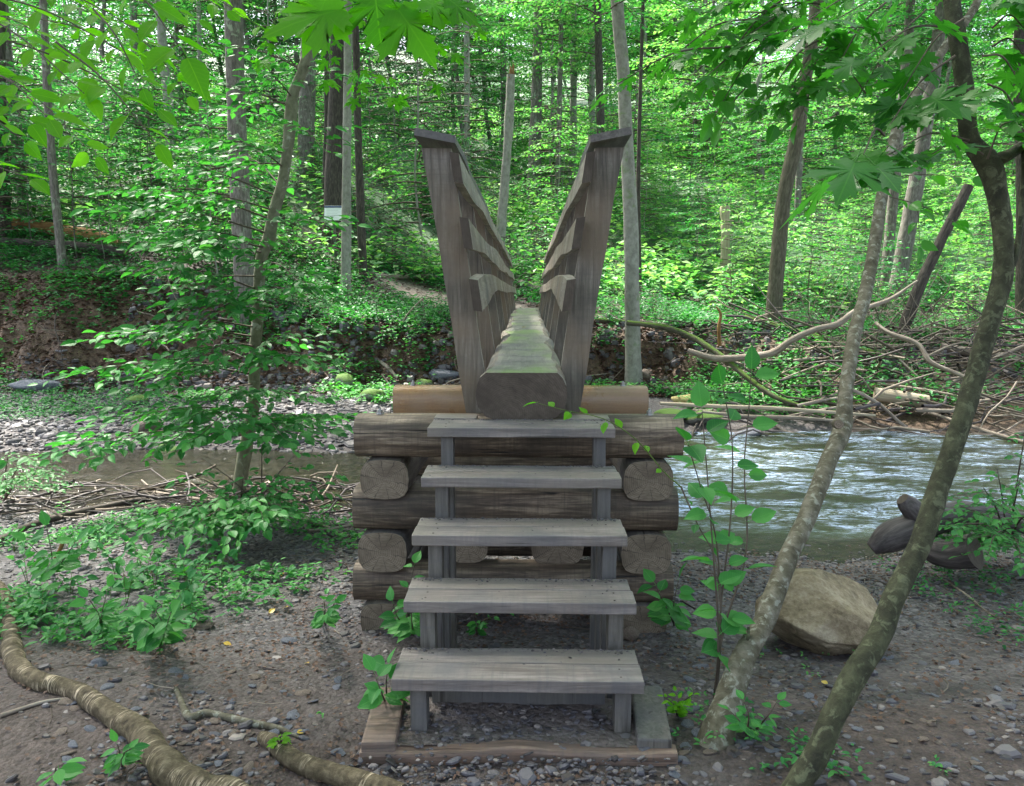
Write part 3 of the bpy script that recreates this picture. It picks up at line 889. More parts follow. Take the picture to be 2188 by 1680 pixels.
# ------------------------------------------------------------------ log crib that carries the near end
def crib(name, y0, y1, zs, label, n_levels=6, cx=-.078, gmin=None, mats=(W_CRIB, W_ORANGE)):
    t = thing(name, (cx, (y0 + y1) / 2, zs[-1][1]), label, 'log crib')
    def log(p0, p1, r, flat, mat, seed, nm='log'):
        """a log with flattened top and bottom"""
        mb = MB()
        ax = np.array(p1) - np.array(p0); L = np.linalg.norm(ax)
        tube(mb, [p0, np.array(p0) * .5 + np.array(p1) * .5, p1], [r, r * 1.02, r], 20, 22, rough=.035, rf=5, capm=1, seed=seed)
        for v in mb.v:
            zc = p0[2]
            dz_ = v[:, 2] - zc
            v[:, 2] = zc + flat[0] * np.tanh(1.35 * dz_ / flat[0]) / np.tanh(1.35 * 1.12)
        c = (np.array(p0) + np.array(p1)) / 2
        me = mb.build('crib_log', [mat, END_CRIB], True, off=c)
        # crisp ends
        o = obj(nm, me, t); o.location = c - np.array(t.location)
        return o
    sd = 1
    for (a, b, kind) in zs:
        zc = (a + b) / 2; hh = (b - a) / 2
        if kind == 'x':
            for y, m, dl in ((y0, mats[0], .0), (y1, mats[1] if sd < 3 else mats[0], .0)):
                off = random.uniform(-.02, .02)
                log((cx - .945 + off, y, zc), (cx + .945 + off, y, zc), hh * 1.12, (hh, hh), m, sd); sd += 1
        else:
            for x in (cx - .765, cx + .755):
                x += random.uniform(-.015, .015)
                log((x, y0 - .15, zc), (x, y1 + .16, zc), .142, (hh * .98, hh * .98), W_CRIBY, sd); sd += 1
            log((cx - .60, y1 - .01, zc), (cx + .59, y1 - .01, zc), hh * 1.05, (hh * .97, hh * .97), W_CRIB, sd); sd += 1
            if kind == 'y4':
                for x, rr in ((cx - .29, .125), (cx + .25, .16)):
                    log((x, y0 - .02, zc + .01), (x, y1, zc + .01), rr, (hh, hh), W_CRIBY, sd); sd += 1
    for x in (-.80, .78):
        for y in (y0, y1):
            b_ = obj('bolt', BOLT, t); b_.location = (x, y - t.location[1], 1.0 - t.location[2])
    return t
crib('log_crib', 4.605, 5.95, [(.752, 1.0, 'x'), (.525, .755, 'y'), (.318, .57, 'x'), (.085, .325, 'y4'), (-.125, .10, 'x'), (-.32, -.11, 'y')],
     'stacked notched log crib under the near end of the bridge, bolted on top')
crib('log_crib', 15.6, 16.6, [(.752, 1.0, 'x'), (.54, .755, 'y')], 'small log crib under the far end of the bridge on the bank')

# ------------------------------------------------------------------ rocks
def rock_mesh(seed, sub=3, rough=.28, flat=1.0, mat=ROCK_GREY, cuts=5):
    import bmesh
    bm = bmesh.new(); bmesh.ops.create_icosphere(bm, subdivisions=sub, radius=1)
    r = np.random.default_rng(seed)
    v = np.array([q.co[:] for q in bm.verts])
    for _ in range(cuts):
        n = r.normal(size=3); n /= np.linalg.norm(n); d = r.uniform(.55, .85)
        over = np.maximum(0, v @ n - d); v = v - over[:, None] * n * .9
    v = v * (1 + rough * .5 * fbm(v * 1.3 + seed * 3, 3, seed))[:, None]
    v = v * (1 + .05 * vnoise(v * 7 + seed, seed))[:, None]
    v[:, 2] *= flat
    for q, c in zip(bm.verts, v): q.co = Vector(c)
    for f in bm.faces: f.smooth = sub > 2
    me = bpy.data.meshes.new('rock'); bm.to_mesh(me); bm.free(); me.materials.append(mat)
    return me

# the tan boulder on the right: low ridge with a knob on top, undercut below
def boulder():
    import bmesh
    bm = bmesh.new(); bmesh.ops.create_icosphere(bm, subdivisions=5, radius=1)
    v = np.array([q.co[:] for q in bm.verts])
    r = np.random.default_rng(12)
    for n, d in (((.5, -.25, .85), .66), ((-.95, -.2, .25), .85), ((.2, -1, .25), .80), ((1, -.1, .1), .9), ((-.35, -.7, .6), .78), ((.25, -.6, -.8), .62), ((-.5, -.5, -.75), .6)):
        n = np.array(n); n /= np.linalg.norm(n)
        over = np.maximum(0, v @ n - d); v = v - over[:, None] * n * .85
    v = v * (1 + .09 * fbm(v * 1.6 + 4, 4, 3) + .02 * fbm(v * 9, 2, 8))[:, None]
    # a bedding crack across the lower face
    cr = np.exp(-((v[:, 2] + .22 + .12 * v[:, 0] + .05 * vnoise(v * 4, 2)) / .035) ** 2) * (v[:, 0] > -.15)
    v = v * (1 - .045 * cr)[:, None]
    v = v * np.array([.35, .28, .265])
    for q, c in zip(bm.verts, v): q.co = Vector(c)
    for f in bm.faces: f.smooth = True
    me = bpy.data.meshes.new('boulder'); bm.to_mesh(me); bm.free(); me.materials.append(ROCK_TAN)
    g = gnd(1780, 1405)
    o = obj('boulder', me, None, (g[0] + .0, g[1] + .16, g[2] + .15)); o.rotation_euler = (0, R_(8), R_(-8))
    tag(o, 'big tan boulder lying on the gravel between the two leaning saplings', 'boulder')
boulder()
def put_rock(px, py, wpx, asp, mat, seed, label, cat='stone', group=None, flat=.6, depth=.8, name='stone', dy=0, sink=.25):
    g = gnd(px, py); g[1] += dy; g[2] = hz(g[0], g[1])
    w = wpx * g[1] / F / 2
    me = rock_mesh(seed, 3, mat=mat)
    o = obj(name, me, None, (g[0], g[1] + w * .4, g[2] + w * asp * (1 - sink * 2)))
    o.scale = (w, w * depth, w * asp); o.rotation_euler = (random.uniform(-.15, .15), random.uniform(-.15, .15), random.uniform(-.6, .6))
    return tag(o, label, cat, group)
put_rock(1480, 868, 100, .38, ROCK_YEL, 4, 'pale yellow boulder at the far edge of the stream, topmost of its cluster', 'boulder', name='boulder')
put_rock(1435, 905, 80, .5, ROCK_MOSS, 5, 'rounded mossy boulder below the pale yellow boulder by the stream', 'boulder', name='boulder')
put_rock(1500, 908, 90, .4, ROCK_MOSS, 6, 'flat mossy stone at the waterline right of the bridge', 'stone')
put_rock(70, 838, 110, .3, ROCK_GREY, 7, 'flat bluish grey rock on the far gravel bar at the left edge', 'stone')
put_rock(735, 832, 55, .75, ROCK_MOSS, 8, 'round bright moss covered stone left of the bridge', 'stone')
put_rock(795, 858, 60, .6, ROCK_MOSS, 9, 'lower mossy stone beside the orange crib log', 'stone')
put_rock(285, 868, 60, .5, ROCK_MOSS, 10, 'mossy green stone on the gravel bar behind the leafy sapling', 'stone')
put_rock(355, 972, 75, .35, ROCK_MOSS, 11, 'low mossy stone standing in the calm water', 'stone')
put_rock(310, 925, 70, .5, ROCK_BROWN, 12, 'tan angular stone on the gravel bar above the calm water', 'stone')
put_rock(1385, 812, 40, .6, ROCK_BROWN, 13, 'brown stone at the foot of the undercut bank', 'stone')
put_rock(950, 812, 75, .45, ROCK_GREY, 14, 'grey stone wedged under the bridge on the far shore', 'stone')
put_rock(905, 828, 40, .6, ROCK_MOSS, 15, 'small mossy stone just left of the grey stone under the bridge', 'stone')
put_rock(1600, 935, 70, .25, ROCK_GREY, 16, 'flat wet stone breaking the white water right of the bridge', 'stone', sink=.1)
put_rock(1860, 955, 60, .25, ROCK_GREY, 17, 'wet stone in the rapids near the debris pile', 'stone', sink=.1)
put_rock(1548, 1137, 22, .7, ROCK_GREY, 18, 'small dark stone standing at the near waterline', 'stone')
put_rock(430, 1345, 60, .3, ROCK_BROWN, 19, 'flat brown stone below the low green herbs', 'stone')
put_rock(1350, 1370, 42, .9, ROCK_BROWN, 20, 'small upright tan stone leaning beside the steps', 'stone')
put_rock(617, 1377, 38, .35, ROCK_GREY, 21, 'blue grey slate lying alone on bare soil left of the steps', 'stone')
put_rock(208, 1425, 36, .5, ROCK_GREY, 22, 'thick slate chunk behind the thick birch log', 'stone')

# individually visible flat slates scattered on the gravel
slates = [rock_mesh(40 + k, 2, mat=ROCK_GREY, cuts=9) for k in range(5)] + [rock_mesh(50 + k, 2, mat=ROCK_BROWN, cuts=9) for k in range(2)]
def slate(px, py, wpx, label, grp):
    g = gnd(px, py); w = wpx * g[1] / F / 2
    o = obj('slate', slates[rng.integers(0, 7)], None, (g[0], g[1], g[2] + w * .12))
    o.scale = (w, w * rng.uniform(.5, .9), w * rng.uniform(.14, .26)); o.rotation_euler = (rng.normal(0, .15), rng.normal(0, .15), rng.uniform(0, 6.28))
    tag(o, label, 'stone', grp)
for k in range(70):
    slate(rng.uniform(120, 780), rng.uniform(1400, 1670), rng.uniform(22, 44), 'flat grey slate among the gravel left of the steps', 'slates on the near ground')
for k in range(60):
    slate(rng.uniform(1420, 2180), rng.uniform(1380, 1670), rng.uniform(20, 44), 'flat grey slate in the soil right of the steps', 'slates on the near ground')
for k in range(16):
    slate(rng.uniform(800, 1400), rng.uniform(1600, 1675), rng.uniform(12, 24), 'small stone lying before the bottom step', 'slates on the near ground')

# gravel and chips as one body
def chips(name, pts, size, mat, label, seed, flat=(.15, .45)):
    r = np.random.default_rng(seed)
    n = len(pts)
    th = np.linspace(0, 2 * np.pi, 6, endpoint=False)
    yaw = r.uniform(0, 6.28, n)
    a = th[None] + r.uniform(-.35, .35, (n, 6)) + yaw[:, None]
    rad = size[:, None] * r.uniform(.65, 1.1, (n, 6))
    el = r.uniform(.55, 1, n)
    x = np.cos(a) * rad; y = np.sin(a) * rad * el[:, None]
    hgt = size * r.uniform(*flat, n)
    tx, ty = r.normal(0, .22, n), r.normal(0, .22, n)
    def ring(k, z):
        xx, yy = x * k, y * k
        return np.stack([pts[:, 0:1] + xx, pts[:, 1:2] + yy, pts[:, 2:3] + z[:, None] + tx[:, None] * xx + ty[:, None] * yy], -1)
    V = np.concatenate([ring(1.0, -hgt * .6), ring(1.0, hgt * .35), ring(.68, hgt), ], 1)
    k = V.shape[1]
    q = []
    for l in (0, 6):
        for i in range(6): q.append([l + i, l + (i + 1) % 6, l + 6 + (i + 1) % 6, l + 6 + i])
    q += [[12, 13, 14, 15], [12, 15, 16, 17]]
    q = np.array(q)
    Fq = (q[None] + (np.arange(n) * k)[:, None, None]).reshape(-1, 4)
    me = mesh(name, V.reshape(-1, 3), Fq, [mat], None, {'lv': np.repeat(r.random(n), k)})
    return tag(obj(name, me), label, kind='stuff')
def chip_mat():
    m, nt, b = newmat('gravel')
    lv = attr(nt, 'lv').outputs['Fac']
    col = ramp(nt, lv, [(.0, (.03, .024, .023)), (.3, (.058, .054, .062)), (.6, (.10, .098, .118)), (.88, (.16, .145, .15)), (1.0, (.28, .24, .21))])
    tc = nt.nodes.new('ShaderNodeTexCoord'); n = noise(nt, tc.outputs['Object'], 70, 4, .6)
    col = mixc(nt, math_(nt, 'MULTIPLY', n, .5), col, (.05, .042, .036))
    nt.links.new(col, b.inputs['Base Color']); b.inputs['Roughness'].default_value = .55
    bump(nt, n, .4, .004, b)
    return m
CHIP = chip_mat()
def scatter(n, x0, x1, y0, y1, dens=None, seed=0):
    r = np.random.default_rng(seed)
    x = r.uniform(x0, x1, n); y = r.uniform(y0, y1, n)
    if dens is not None:
        k = r.random(n) < dens(x, y); x, y = x[k], y[k]
    return x, y, r
x, y, r = scatter(30000, -3.4, 3.4, 1.9, 5.2, lambda x, y: np.clip(.36 + 1.0 * vnoise(p2(x, y, 1.3), 21) + .6 * vnoise(p2(x, y, 4), 22), .07, 1), 1)
sz = np.clip(r.lognormal(-4.55, .55, len(x)), .004, .05)
chips('gravel', np.stack([x, y, height(x, y) + sz * .05], 1), sz, CHIP, 'dark slate chips and pebbles strewn over the near ground', 2)
x, y, r = scatter(22000, -5.5, 5.5, 5.0, 8.9, lambda x, y: np.where(y < near_shore(x) + .15, .9, 0), 3)
sz = np.clip(r.lognormal(-4.1, .35, len(x)), .008, .04)
chips('shore_gravel', np.stack([x, y, height(x, y) + sz * .1], 1), sz, CHIP, 'fine grey gravel along the near shore', 4)
x, y, r = scatter(16000, -10, -.6, 9.8, 14.9, lambda x, y: np.where(y > far_shore(x) - .3, .85, 0), 5)
sz = np.clip(r.lognormal(-3.3, .4, len(x)), .02, .12)
chips('gravel_bar', np.stack([x, y, height(x, y) + sz * .1], 1), sz, CHIP, 'grey cobble bar on the far side of the calm water', 6)
x, y, r = scatter(3500, -8, 9, 14.2, 16.6, None, 7)
sz = np.clip(r.lognormal(-3.1, .5, len(x)), .02, .14)
chips('bank_stones', np.stack([x, y - lipf(x, y), height(x, y) + sz * .1], 1), sz, CHIP, 'stones sticking out of the eroded far bank', 8, (.4, .9))
x, y, r = scatter(3400, BX - .6, BX + .6, 2.58, 3.1, lambda x, y: np.where(y < 2.84, .28, .2), 9)
sz = np.clip(r.lognormal(-4.6, .45, len(x)), .005, .03)
chips('tray_gravel', np.stack([x, y, np.where(y > 2.79, .022, .018 - .25 * (2.79 - y)) + .014 * vnoise(p2(x, y, 8))], 1), sz, CHIP, 'pebbles filling the timber tray under the bottom step', 10)
# crumbs of soil swept to the back of every tread
gx_, gy_, gz_ = [], [], []
rg = np.random.default_rng(61)
for i in range(5):
    k = 260; xx = BX + rg.uniform(-.46, .46, k); back = np.abs(rg.normal(0, .016, k))
    near = rg.random(k) < .35; xx = np.where(near, BX + np.sign(rg.uniform(-1, 1, k)) * (.40 + rg.normal(0, .045, k)), xx)
    xx = np.clip(xx, BX - .47, BX + .47)
    gx_.append(xx); gy_.append(TY[i] + .268 - back); gz_.append(np.full(k, TZ[i] + .001))
    k = 22; gx_.append(BX + rg.uniform(-.46, .46, k)); gy_.append(TY[i] + rg.uniform(.02, .25, k)); gz_.append(np.full(k, TZ[i] + .001))
gx_, gy_, gz_ = map(np.concatenate, (gx_, gy_, gz_))
chips('tread_grit', np.stack([gx_, gy_, gz_], 1), np.clip(rg.lognormal(-5.9, .5, len(gx_)), .001, .008), CHIP, 'crumbs of soil and grit lying along the backs of the treads', 62)
# soil filling of that tray
fx_, fy_ = np.meshgrid(np.linspace(BX - .48, BX + .48, 40), np.linspace(2.80, 3.16, 24))
fz_ = .022 + .012 * fbm(p2(fx_, fy_, 7), 2, 3)
a = (np.arange(23)[:, None] * 40 + np.arange(39)[None]).ravel()
me = mesh('tray_soil', np.stack([fx_.ravel(), fy_.ravel(), fz_.ravel()], 1), np.stack([a, a + 1, a + 41, a + 40], 1), [GROUND], None,
          {'gravel': np.full(960, .6), 'path': np.full(960, .25), 'soil': np.zeros(960)}, True)
tag(obj('tray_soil', me), 'soil and grit packed under the bottom step', kind='stuff')

# leaf litter
def litter(name, n, x0, x1, y0, y1, size, label, seed, dens=None, mat=LEAF_DEAD):
    x, y, r = scatter(n, x0, x1, y0, y1, dens, seed)
    m = len(x); az = r.uniform(0, 6.28, m)
    d = np.stack([np.cos(az), np.sin(az), r.normal(0, .25, m)], 1)
    up = np.stack([r.normal(0, .35, m), r.normal(0, .35, m), np.ones(m)], 1)
    s = size * r.uniform(.6, 1.3, m)
    me = leaves_mesh(name, np.stack([x, y - lipf(x, y), height(x, y) + .012], 1), d, up, s, mat, t_diamond(.7))
    return tag(obj(name, me), label, kind='stuff')
litter('leaf_litter', 30000, -13, 13, 14.5, 26, .085, 'brown dead leaves on the far bank', 11, lambda x, y: 1 - .8 * path_mask(x, y))
litter('leaf_litter', 20000, -12, 3, 14.0, 16.6, .10, 'brown dead leaves drifted on the eroded bank slope', 13)
litter('leaf_litter', 26000, -3.6, 3.8, 2.0, 8, .026, 'small brown leaf scraps on the near soil', 12, lambda x, y: np.clip(.3 + vnoise(p2(x, y, 1.5), 23), 0, 1) * (y < near_shore(x)))

# ------------------------------------------------------------------ foliage generators
def grow(seed, H, R, z0, nb, ls, gap=.055, prof=lambda t: np.sin(np.pi * (0.12 + .8 * t)) ** .7, droop=.25, rise=.18, tilt=.45, twl=.42, up=0.0, lean=0.0):
    """branches in tiers, twigs spread flat from each branch, leaves alternating along every twig"""
    r = np.random.default_rng(seed)
    mb = MB(); P = []; D = []; U = []; S = []
    az = r.uniform(0, 6.28)
    for b in range(nb):
        t = (b + r.uniform(0, 1)) / nb
        az += 2.4 + r.uniform(-.5, .5)
        z = z0 + (H - z0) * t
        L = R * prof(t) * r.uniform(.65, 1.15)
        n = 7
        u = np.linspace(0, 1, n)
        c, s = math.cos(az), math.sin(az)
        pts = np.stack([c * L * u, s * L * u, z + rise * L * u - droop * L * u * u + up * L * u], 1)
        pts[1:, :2] += r.normal(0, .03 * L, (n - 1, 2)) * u[1:, None]
        tube(mb, pts, np.linspace(.012 * L + .004, .002, n), 4, caps=False)
        k = max(3, int(L / .16))
        for q in range(k):
            tt = .22 + .78 * (q + .5) / k
            p = np.array([np.interp(tt, u, pts[:, i]) for i in range(3)])
            sd_ = 1 if q % 2 else -1
            a2 = az + sd_ * r.uniform(.5, 1.05) if tt < .93 else az
            l2 = L * twl * (1.15 - tt * .75) * r.uniform(.7, 1.2)
            dz = r.uniform(-.28, .1)
            e = p + np.array([math.cos(a2), math.sin(a2), dz]) * l2
            tube(mb, np.array([p, e]), [.004, .0015], 3, caps=False)
            m = max(2, int(l2 / gap))
            for w in range(m):
                f = (w + .6) / m
                g = p + (e - p) * f; g = g + np.array([0, 0, -.06 * l2 * f * f])
                s3 = 1 if w % 2 else -1
                a3 = a2 + s3 * r.uniform(.5, 1.1) if w < m - 1 else a2
                P.append(g); D.append((math.cos(a3), math.sin(a3), r.normal(-.18, .22)))
                U.append((r.normal(0, tilt), r.normal(0, tilt), 1)); S.append(ls * r.uniform(.65, 1.25))
    return np.array(P), np.array(D), np.array(U), np.array(S), mb

def crown_mesh(name, seed, mat, templ=None, wood=TWIG, **k):
    P, D, U, S, mb = grow(seed, **k)
    return leaves_mesh(name, P, D, U, S, mat, templ or t_diamond(), mb, wood)

SAPC = [crown_mesh('sapling_crown', 100 + k, [LEAF_FAR, LEAF_PALE, LEAF_FAR, LEAF_MID][k], H=4.6, R=1.7, z0=.5, nb=30, ls=.15, gap=.085) for k in range(4)]
TALLC = [crown_mesh('tree_crown', 120 + k, [LEAF_FAR, LEAF_PALE, LEAF_MID][k], H=13, R=3.4, z0=4.5, nb=44, ls=.21, gap=.13) for k in range(3)]
HEMC = [crown_mesh('hemlock_crown', 130 + k, LEAF_HEM, t_diamond(.28), H=9, R=2.3, z0=1.0, nb=70, ls=.085, gap=.03, prof=lambda t: 1.05 - .85 * t, droop=.35, rise=.1, tilt=.2, twl=.34) for k in range(1)]
SHRUBC = [crown_mesh('shrub_crown', 140 + k, [LEAF_FAR, LEAF_PALE, LEAF_HERB][k], H=1.2, R=.75, z0=.08, nb=24, ls=.13, gap=.07, up=.2, prof=lambda t: 1 - .5 * t) for k in range(3)]

def stem_mesh(seed, H, r0, mat, lean=.0, seg=7):
    r = np.random.default_rng(seed); n = 10
    z = np.linspace(-.3, H, n)
    p = np.stack([np.cumsum(r.normal(0, H * .008, n)), np.cumsum(r.normal(0, H * .008, n)), z], 1)
    p[:, :2] -= p[1, :2]
    mb = MB(); tube(mb, p, np.linspace(r0, r0 * .35, n), seg, 20, rough=.05, rf=4, seed=seed)
    return mb.build('trunk', [mat])
SAPS = [stem_mesh(200 + k, 4.5, .022, [BARK_GREY, BARK_BEECH][k % 2]) for k in range(3)]
SHRS = [stem_mesh(210 + k, 1.1, .010, TWIG, seg=5) for k in range(2)]

# ---- named trees seen behind the stream; path points are (px, py), then distance and width
trunk_n = [0]
def trunk_tree(name, label, path, Y, w, mat, base=None, crown=0, H=13, group=None, cat='tree', top=None, flare=1.35, crown_z=0, cr=1.0, rough=.07, Ytop=None):
    Yb = Y
    pts = []
    for k, (px, py) in enumerate(path):
        yy = Y if Ytop is None else Y + (Ytop - Y) * k / (len(path) - 1)
        pts.append(at(px, py, yy))
    pts = np.array(pts)            # ordered from bottom to top
    d = pts[0] - pts[1]; d /= abs(d[2])
    zb = hz(pts[0][0], pts[0][1])
    r0 = w * Y / F / 2
    # continue to the ground below and up above the frame
    if pts[0][2] > zb - .1:
        b = pts[0] + d * (pts[0][2] - zb); b[2] = hz(b[0], b[1])
        low = b + d * .3
        base_p = b
        pts = np.vstack([low, b + (pts[0] - b) * .12 if np.linalg.norm(pts[0] - b) > .6 else b * .6 + pts[0] * .4, pts])
    else:
        base_p = np.array([pts[0][0], pts[0][1], zb])
    if top is None:
        u = pts[-1] - pts[-2]; u /= u[2]; u = u * .6 + np.array([0, 0, .4])
        u /= u[2]
        ztop = base_p[2] + H
        if ztop > pts[-1][2] + .5: pts = np.vstack([pts, pts[-1] + u * (ztop - pts[-1][2]) * .5, pts[-1] + u * (ztop - pts[-1][2])])
    zz = pts[:, 2] - base_p[2]; Ht = max(zz.max(), 1)
    rad = r0 * (1.05 - .55 * np.clip(zz, 0, 99) / max(Ht, 10)); rad[0] *= flare; rad[1] *= (1 + flare) / 2
    t = thing(name, base_p, label, cat, group)
    mb = MB(); trunk_n[0] += 1
    tube(mb, pts, rad, 14, 46, rough=rough, rf=3.5 if r0 > .08 else 8, seed=trunk_n[0], knob=.3)
    o = obj('trunk', mb.build('trunk', [mat], off=base_p), t)
    if crown is not None:
        c = obj('crown', TALLC[crown % 3] if crown < 10 else HEMC[0], t)
        c.rotation_euler = (0, 0, random.uniform(0, 6.28)); s = cr * random.uniform(.6, .8); c.scale = (s, s, s)
        tp = pts[-1] - base_p
        c.location = (tp[0] * .6, tp[1] * .6, 3.6 if Y < 26 else 1.5)
    return t, pts, rad

TR = trunk_tree
g15 = 15.6
TR('tree', 'thin dark tree rising at the left behind the orange fallen log', [(132, 548), (118, 420), (104, 250), (92, 0)], 17.0, 18, BARK_GREY, crown=0)
TR('tree', 'dark trunk cut by the left edge of the view', [(12, 490), (8, 380), (2, 200), (0, 0)], 19.5, 22, BARK_DARK, crown=1)
TR('tree', 'flared grey trunk near the left edge behind the fallen log', [(52, 470), (45, 380), (30, 250), (15, 100)], 21, 22, BARK_GREY, crown=2, flare=2.4)
TR('tree', 'mottled pale trunk standing high on the left slope', [(364, 300), (360, 220), (352, 150), (340, 0)], 27, 20, BARK_BEECH, crown=0)
TR('tree', 'slim straight trunk far up the left slope', [(432, 300), (430, 200), (427, 120), (424, 0)], 30, 10, BARK_BEECH, crown=1)
TR('tree', 'pair-forming left grey trunk far up behind the mottled one', [(292, 200), (288, 120), (284, 0)], 33, 16, BARK_GREY, crown=2)
TR('tree', 'tall straight ribbed grey trunk behind the crooked sapling', [(524, 690), (520, 560), (512, 400), (504, 200), (498, 0)], 15.9, 42, BARK_GREY, crown=1, flare=1.2, H=15)
TR('tree', 'pale trunk mostly hidden behind the crooked sapling top', [(655, 290), (656, 220), (658, 150), (660, 0)], 26, 34, BARK_GREY, crown=0)
TR('tree', 'thick dark trunk directly behind the small white sign', [(716, 560), (718, 400), (722, 200), (726, 0)], 22, 42, BARK_DARK, crown=2, H=15)
TR('tree', 'pale smooth trunk right beside the thick dark one near the sign', [(739, 612), (740, 450), (742, 250), (744, 0)], 18.6, 20, BARK_BEECH, crown=0, H=14)
TR('tree', 'dark slender trunk with a branch right of the sign', [(776, 580), (770, 430), (764, 250), (760, 60)], 20, 18, BARK_DARK, crown=1)
TR('tree', 'thin dark trunk just left of the sign', [(697, 470), (696, 380), (698, 250)], 24, 11, BARK_DARK, crown=2)
TR('tree', 'thin pale trunk high above the left railing', [(998, 257), (997, 130), (995, 0)], 38, 13, BARK_BEECH, crown=0)
TR('tree', 'short stub of trunk at the top just left of centre', [(1078, 250), (1075, 120), (1070, 0)], 42, 14, BARK_GREY, crown=1)
TR('tree', 'sturdy shaded trunk at the top above the bridge', [(1144, 280), (1148, 150), (1152, 0)], 33, 26, BARK_GREY, crown=2)
TR('tree', 'very thin pale pole trunk right of the sturdy shaded one', [(1182, 300), (1180, 150), (1177, 0)], 40, 8, BARK_BEECH, crown=0)
TR('tree', 'thin grey trunk second right of the sturdy shaded one', [(1192, 400), (1196, 200), (1200, 0)], 31, 12, BARK_GREY, crown=1)
TR('tree', 'whitish trunk at the top above the right railing', [(1225, 240), (1226, 120), (1227, 0)], 36, 16, BARK_BEECH, crown=2)
TR('tree', 'mottled pale trunk left of the near-black one', [(1265, 240), (1265, 120), (1266, 0)], 35, 15, BARK_BEECH, crown=0)
TR('tree', 'straight near-black trunk above the right railing', [(1284, 300), (1280, 150), (1277, 0)], 29, 19, BARK_DARK, crown=1)
TR('tree', 'smooth pale beech on the bank edge right behind the bridge railing', [(1352, 712), (1350, 600), (1347, 450), (1338, 290), (1331, 145), (1318, 0)], 15.0, 32, BARK_BEECH, crown=0, H=14, flare=1.35)
TR('tree', 'thin dark stem close behind the smooth pale beech', [(1366, 560), (1364, 394), (1368, 200), (1374, 0)], 20, 9, BARK_DARK, crown=2)
TR('tree', 'leaning olive barked tree on the far bank right of the bridge', [(1653, 668), (1674, 432), (1704, 285), (1719, 178), (1740, 60)], 17, 33, BARK_MOSSY, crown=1, H=11)
TR('tree', 'grey trunk left of a close pair on the right hillside', [(1898, 545), (1912, 380), (1938, 117), (1946, 0)], 22, 22, BARK_GREY, crown=2)
TR('tree', 'ochre stained trunk right of a close pair on the right hillside', [(1922, 585), (1964, 356), (1999, 127), (2014, 0)], 21, 32, BARK_GREY, crown=0)
TR('tree', 'dark dead trunk leaning steeply right out of the debris pile', [(1923, 727), (1960, 625), (2004, 529), (2070, 397)], 15.8, 24, BARK_DARK, crown=None, top=True, rough=.12)
TR('tree', 'thin trunk behind the leaning olive barked tree', [(1706, 400), (1710, 300), (1724, 150)], 28, 13, BARK_GREY, crown=1)
TR('tree', 'dark trunk at the right edge of the view', [(2188, 520), (2186, 350), (2180, 120)], 19, 30, BARK_DARK, crown=2)
# big trees standing round the near clearing, out of view, crowns placed overhead to shade it
for x, y, s, k, lb in [(-7.4, 6.6, 1.5, 0, 'large tree standing by the stream beyond the left edge'), (7.6, 7.6, 1.45, 1, 'large tree standing by the stream beyond the right edge'), (-4.6, -1.5, 1.4, 2, 'large tree behind the viewer on the left'),
                       (4.8, -2.2, 1.4, 0, 'large tree behind the viewer on the right')]:
    t = thing('canopy_tree', (x, y, hz(x, y)), lb, 'tree', 'large trees round the clearing')
    c = obj('crown', TALLC[k], t); c.scale = (s, s, s * .8); c.rotation_euler = (0, 0, k * 1.3); c.location = (0, 0, 1.2)
    st = obj('trunk', SAPS[k % 2], t); st.scale = (7, 7, 2.4)
    for dx, dy, zz in ([(5.2, 1.8, 1.5), (6.6, 5.0, 2.5), (3.5, -3.5, 1)] if x < -5 else [(-4.6, 1.0, 1.5)] if x > 5 else []):  # extra limbs and crowns added unseen to block sun on the ground
        mbl = MB(); tube(mbl, [(0, 0, 5), (dx * .5, dy * .5, 6.5 + zz), (dx, dy, 9 + zz)], [.16, .10, .05], 8, 12, rough=.08)
        obj('limb', mbl.build('limb', [BARK_GREY]), t)
        c = obj('crown', TALLC[(k + 1) % 3], t); c.scale = (1.05, 1.05, .62); c.location = (dx, dy, 3.2 + zz); c.rotation_euler = (0, 0, dx)
# broken snag
t, pts, rad = TR('dead_snag', 'broken topped dead trunk standing behind the middle of the bridge', [(1066, 600), (1069, 515), (1086, 290), (1092, 160)], 20.5, 21, BARK_BEECH, crown=None, top=True, cat='dead tree', rough=.1)
mb = MB()
for k in range(5):
    p = pts[-1] + np.array([random.uniform(-.06, .06), random.uniform(-.06, .06), -.1])
    tube(mb, [p, p + np.array([random.uniform(-.03, .03), 0, random.uniform(.2, .5)])], [.04, .006], 5)
obj('splinter', mb.build('splinter', [DRIFT_O], off=np.array(t.location)), t)
# stub at right hillside
TR('dead_snag', 'short rotten stub on the bright right hillside', [(1550, 520), (1549, 440)], 22, 20, DRIFT_P, crown=None, top=True, cat='stump', rough=.15)

